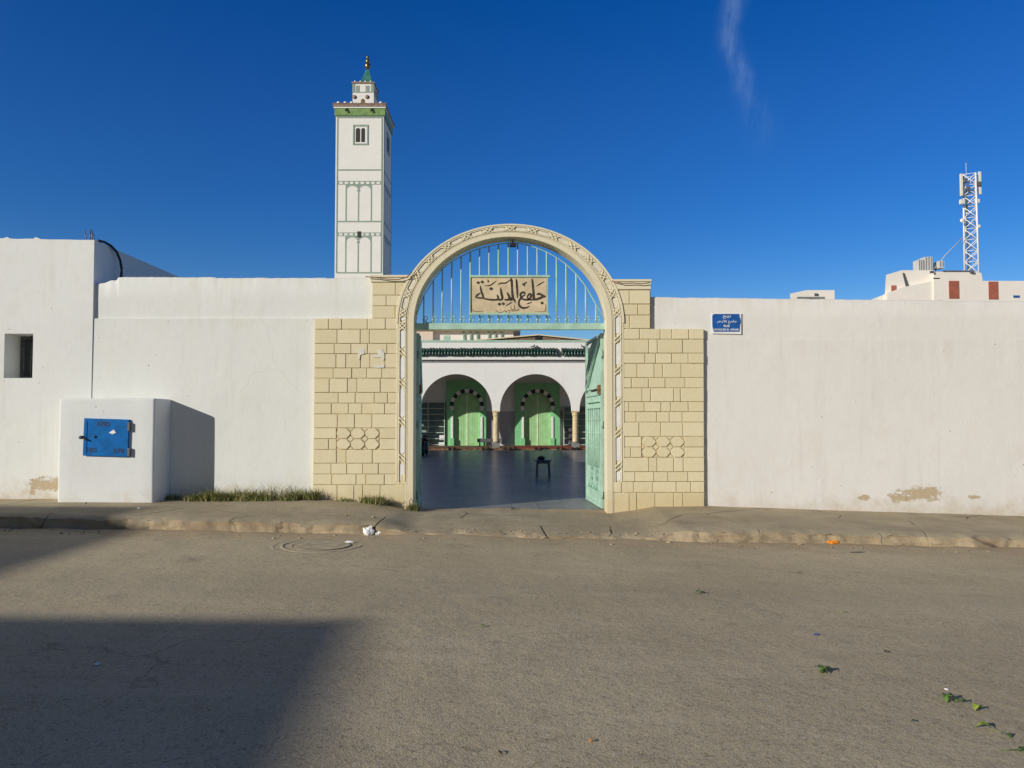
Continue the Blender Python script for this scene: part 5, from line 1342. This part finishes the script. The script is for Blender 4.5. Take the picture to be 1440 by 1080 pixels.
# ------------------------------------------------------------------ weeds
def blades(mb, X, Y, z, n_, rad, h, r_, spread=.6):
    for i in range(n_):
        a = r_.uniform(0, 2*math.pi); q = rad*math.sqrt(r_.random()); x, y = X+q*math.cos(a), Y+q*math.sin(a)*.45
        hh = h*r_.uniform(.4, 1.1)*(1-.4*q/rad); ln_ = r_.uniform(0, spread)*hh; b = r_.uniform(0, 2*math.pi)+0; w_ = r_.uniform(.0025, .006)
        dx, dy = math.cos(b)*ln_, math.sin(b)*ln_-.1*hh; pa = b+math.pi/2; wx_, wy_ = math.cos(pa)*w_, math.sin(pa)*w_
        if abs(wx_) < .002: wx_ = .003
        y = min(y, 12.03)
        P_ = [(x-wx_, y-wy_, z), (x+wx_, y+wy_, z), (x+dx*.35+wx_*.8, y+dy*.35+wy_*.8, z+hh*.6), (x+dx*.35-wx_*.8, y+dy*.35-wy_*.8, z+hh*.6), (x+dx, min(y+dy, 12.04), z+hh)]
        mb.add(P_, [(0, 1, 2, 3), (3, 2, 4)])
rw = random.Random(11)
gs = MB()
for i in range(150):
    px = rw.uniform(275, 447); dens = .55+.6*vn(px*.06, 3)
    if rw.random() > .72+1.3*vn(px*.11, 21): continue
    if px < 300: dens *= .6
    X = ax(px, 11.9); Y = rw.uniform(11.72, 12.0); hgt = (.11+.36*max(0, vn(px*.13, 7)+.45))*(.7 if px < 300 or px > 435 else 1)
    blades(gs, X, Y, walkz(X, Y)-.01, 34, .12, hgt, rw, 1.6)
tag(gs.build('grass', 'grass', recalc=False), 'green grass growing along the foot of the left wall', 'grass', kind='stuff')
def weed(px, Y, n_, rad, h, label):
    X = ax(px, Y); mb = MB()
    for k in range(5): blades(mb, X+rw.uniform(-rad, rad)*.7, Y+rw.uniform(-.05, .04), walkz(X, Y)-.01, n_//5, rad*.7, h, rw, 1.0)
    tag(mb.build('weed_clump', 'grass', recalc=False), label, 'weeds', 'weed clumps at the foot of the walls')
weed(527, 11.86, 480, .18, .20, 'bushy green weed clump at the foot of the left pier')
weed(486, 11.93, 110, .12, .10, 'small sparse weed clump near the left edge of the left pier')
weed(580, 11.93, 280, .11, .18, 'dark weed clump at the left jamb by the threshold')
weed(245, 11.95, 200, .18, .14, 'shaded weed clump between the meter cabinet and the grass')
weed(545, 11.97, 60, .12, .07, 'tiny withered weeds between the bushy clump and the jamb')
tag(MB().tube([(ax(577, 11.9), 11.9, .16), (ax(576, 11.88), 11.88, .30), (ax(579, 11.86), 11.86, .36), (ax(581, 11.85), 11.85, .30)], .006, 6).build('wire', 'steel'), 'bent dark wire sticking up beside the left jamb', 'wire')

# ------------------------------------------------------------------ litter and leaves on the road
def ground_pt(px, py, dz=0):
    u, v = (px-720)/F, (PP-py)/F
    d = Vector((u, math.cos(PITCH)-v*math.sin(PITCH), math.sin(PITCH)+v*math.cos(PITCH)))
    t_ = CAMZ/(-d.z)
    for _ in range(12):
        p = Vector((0, 0, CAMZ))+d*t_; g_ = (walkz(p.x, p.y) if p.y > yedge(p.x) else rz(p.x, p.y)); t_ = (CAMZ-g_-dz)/(-d.z)
    return Vector((0, 0, CAMZ))+d*t_
def leafblade(mb, c, L, w_, ang, curl, tilt=0):
    n_ = 6; vt = []
    ca, sa = math.cos(ang), math.sin(ang)
    for i in range(n_+1):
        t_ = i/n_; ww = w_*math.sin(math.pi*min(.97, t_*.93+.05)); x = (t_-.5)*L; z = curl*math.sin(t_*math.pi)+tilt*t_
        for s__ in (-1, 0, 1):
            yy_ = s__*ww; zz_ = z+abs(s__)*ww*.35
            vt.append((c.x+x*ca-yy_*sa, c.y+x*sa+yy_*ca, c.z+zz_+.004))
    mb.add(vt, [(i*3+j, (i+1)*3+j, (i+1)*3+j+1, i*3+j+1) for i in range(n_) for j in range(2)], True)
def sprig(px, py, items, m, label, name='leaf', cat='leaf', stem=None):
    c = ground_pt(px, py); mb = MB()
    for (dx, dy, L, w_, a, cu, ti) in items: leafblade(mb, c+Vector((dx, dy, 0)), L, w_, R(a), cu, ti)
    if stem: mb.tube([c+Vector(s_) for s_ in stem], .002, 5)
    tag(mb.build(name, m, recalc=False), label, cat, 'fallen leaves on the road')
sprig(983, 835, [(0, 0, .085, .022, 10, .02, 0), (.03, -.01, .06, .018, -30, .015, 0)], 'leaf', 'single green leaf in the middle of the road right of the gate')
sprig(1158, 945, [(-.02, .02, .07, .02, 120, .02, .01), (0, -.01, .08, .022, 30, .03, 0), (.03, 0, .07, .02, -10, .02, .01), (-.01, -.03, .06, .02, -50, .015, 0)], 'leaf', 'cluster of curled green leaves left of the corner sprigs', stem=[(.03, .01, .01), (.09, .03, .012)])
sprig(1337, 987, [(-.02, .01, .07, .02, 60, .03, .01), (.0, 0, .06, .022, -20, .03, .01), (-.01, -.01, .05, .02, 140, .02, 0)], 'leaf', 'leafy green sprig, upper one of the corner sprigs', stem=[(0, 0, .01), (.05, .01, .015), (.09, -.01, .01)])
sprig(1356, 990, [(0, 0, .04, .016, -30, .02, 0), (-.03, .01, .04, .008, 10, .02, 0)], 'leaf', 'small round leaf just right of the upper corner sprig')
sprig(1373, 999, [(0, 0, .05, .02, 40, .02, .01), (.02, -.01, .04, .014, -40, .02, 0)], 'leafy', 'yellow green leaf below the upper corner sprig')
sprig(1383, 1026, [(0, 0, .075, .026, -35, .018, .01)], 'leafy', 'bright yellow green leaf near the lower right corner', stem=[(.02, -.02, .01), (.06, -.05, .008)])
sprig(1419, 1036, [(0, 0, .05, .008, 70, .01, 0), (-.015, .005, .04, .007, 130, .01, 0), (.015, .01, .04, .007, 40, .01, 0)], 'leaf', 'thin dark forked sprig near the right edge')
sprig(1437, 1056, [(0, 0, .06, .012, 30, .01, 0), (.02, 0, .06, .01, -20, .01, 0)], 'leaf', 'sprig lying at the right edge of the road', stem=[(-.11, -.01, .006), (0, 0, .008)])
sprig(1187, 862, [(0, 0, .045, .010, 0, .01, 0)], 'leafy', 'faint yellowish leaf above the leaf cluster')
sprig(1247, 918, [(0, 0, .04, .012, 20, .01, 0)], 'twig', 'small dark dry leaf right of the leaf cluster')
sprig(1285, 1016, [(0, 0, .03, .009, -20, .008, 0)], 'leaf', 'tiny green leaf left of the bright yellow green leaf')
sprig(680, 882, [(0, 0, .045, .014, 30, .012, 0)], 'leaf', 'lone dark green leaf in the centre of the road')
sprig(703, 1060, [(0, 0, .05, .008, -60, .006, 0)], 'twig', 'thin dark dry leaf at the bottom centre of the road')
sprig(1180, 758, [(0, 0, .08, .03, 0, .012, 0)], 'leafy', 'small dry yellow leaf beside the orange peel')
sprig(832, 1044, [(0, 0, .03, .010, 10, .008, 0)], 'orange', 'tiny orange petal near the bottom centre')
def crumple(px, py, sx_, sy_, sz_, m, name, label, cat, seed):
    c = ground_pt(px, py); r_ = random.Random(seed); bm = bmesh.new(); bmesh.ops.create_icosphere(bm, subdivisions=3, radius=1)
    for v in bm.verts:
        k_ = 1+.5*vn(v.co.x*2.5+seed, v.co.y*2.5+v.co.z)+.25*vn(v.co.x*6, v.co.z*6+seed)
        v.co = Vector((c.x+v.co.x*sx_*k_, c.y+v.co.y*sy_*k_, c.z+max(0, .45+v.co.z*.6)*sz_*k_*1.3))
    mb = MB(); mb.bm(bm); return tag(mb.build(name, m), label, cat)
crumple(519, 753, .07, .05, .09, 'paper', 'crumpled_paper', 'crumpled white paper ball in the gutter left of the gate ramp', 'litter', 1)
crumple(532, 753, .055, .05, .06, 'paper', 'crumpled_bag', 'crumpled white and dark bag lying right of the paper ball', 'litter', 2)
crumple(528, 752.6, .03, .02, .05, 'black', 'bag_scrap', 'black scrap between the paper ball and the white bag', 'litter', 5)
crumple(491, 763.5, .06, .03, .02, 'paper', 'paper_piece', 'flat white piece of paper on the manhole edge', 'litter', 3)
crumple(1172, 765, .085, .035, .035, 'orange', 'orange_peel', 'orange peel lying in the gutter before the right wall', 'litter', 4)
crumple(1148, 893, .02, .012, .008, 'blue_bit', 'plastic_scrap', 'tiny blue plastic scrap on the road above the leaf cluster', 'litter', 6)
crumple(137, 935, .018, .014, .01, 'paper', 'paper_shred', 'tiny white paper shred in the big shadow on the road', 'litter', 7)
crumple(1331, 970, .012, .01, .006, 'paper', 'paper_shred', 'tiny white paper shred above the corner sprigs', 'litter', 8)
crumple(196, 716, .03, .02, .02, 'paper', 'paper_shred', 'small pale scrap at the front foot of the meter cabinet', 'litter', 9)
for i, (px, py, s__) in enumerate(((384, 728, .03), (372, 742, .02), (487, 725.5, .025), (525, 728, .03), (1100, 758, .03), (980, 762, .035), (1005, 763, .04), (940, 764, .03), (1125, 767, .03))):
    crumple(px, py, s__, s__*.7, s__*.7, 'kerb', 'stone', ['grey stone on the pavement above the manhole', 'small stone at the kerb edge above the manhole', 'stone on the pavement before the left pier', 'stone on the pavement below the bushy weed clump',
             'stone in the gutter left of the orange peel', 'stone in the gutter below the right pier', 'larger stone by the cracked kerb', 'stone in the gutter at the ramp end', 'stone in the gutter nearest the orange peel'][i], 'stone', 20+i)
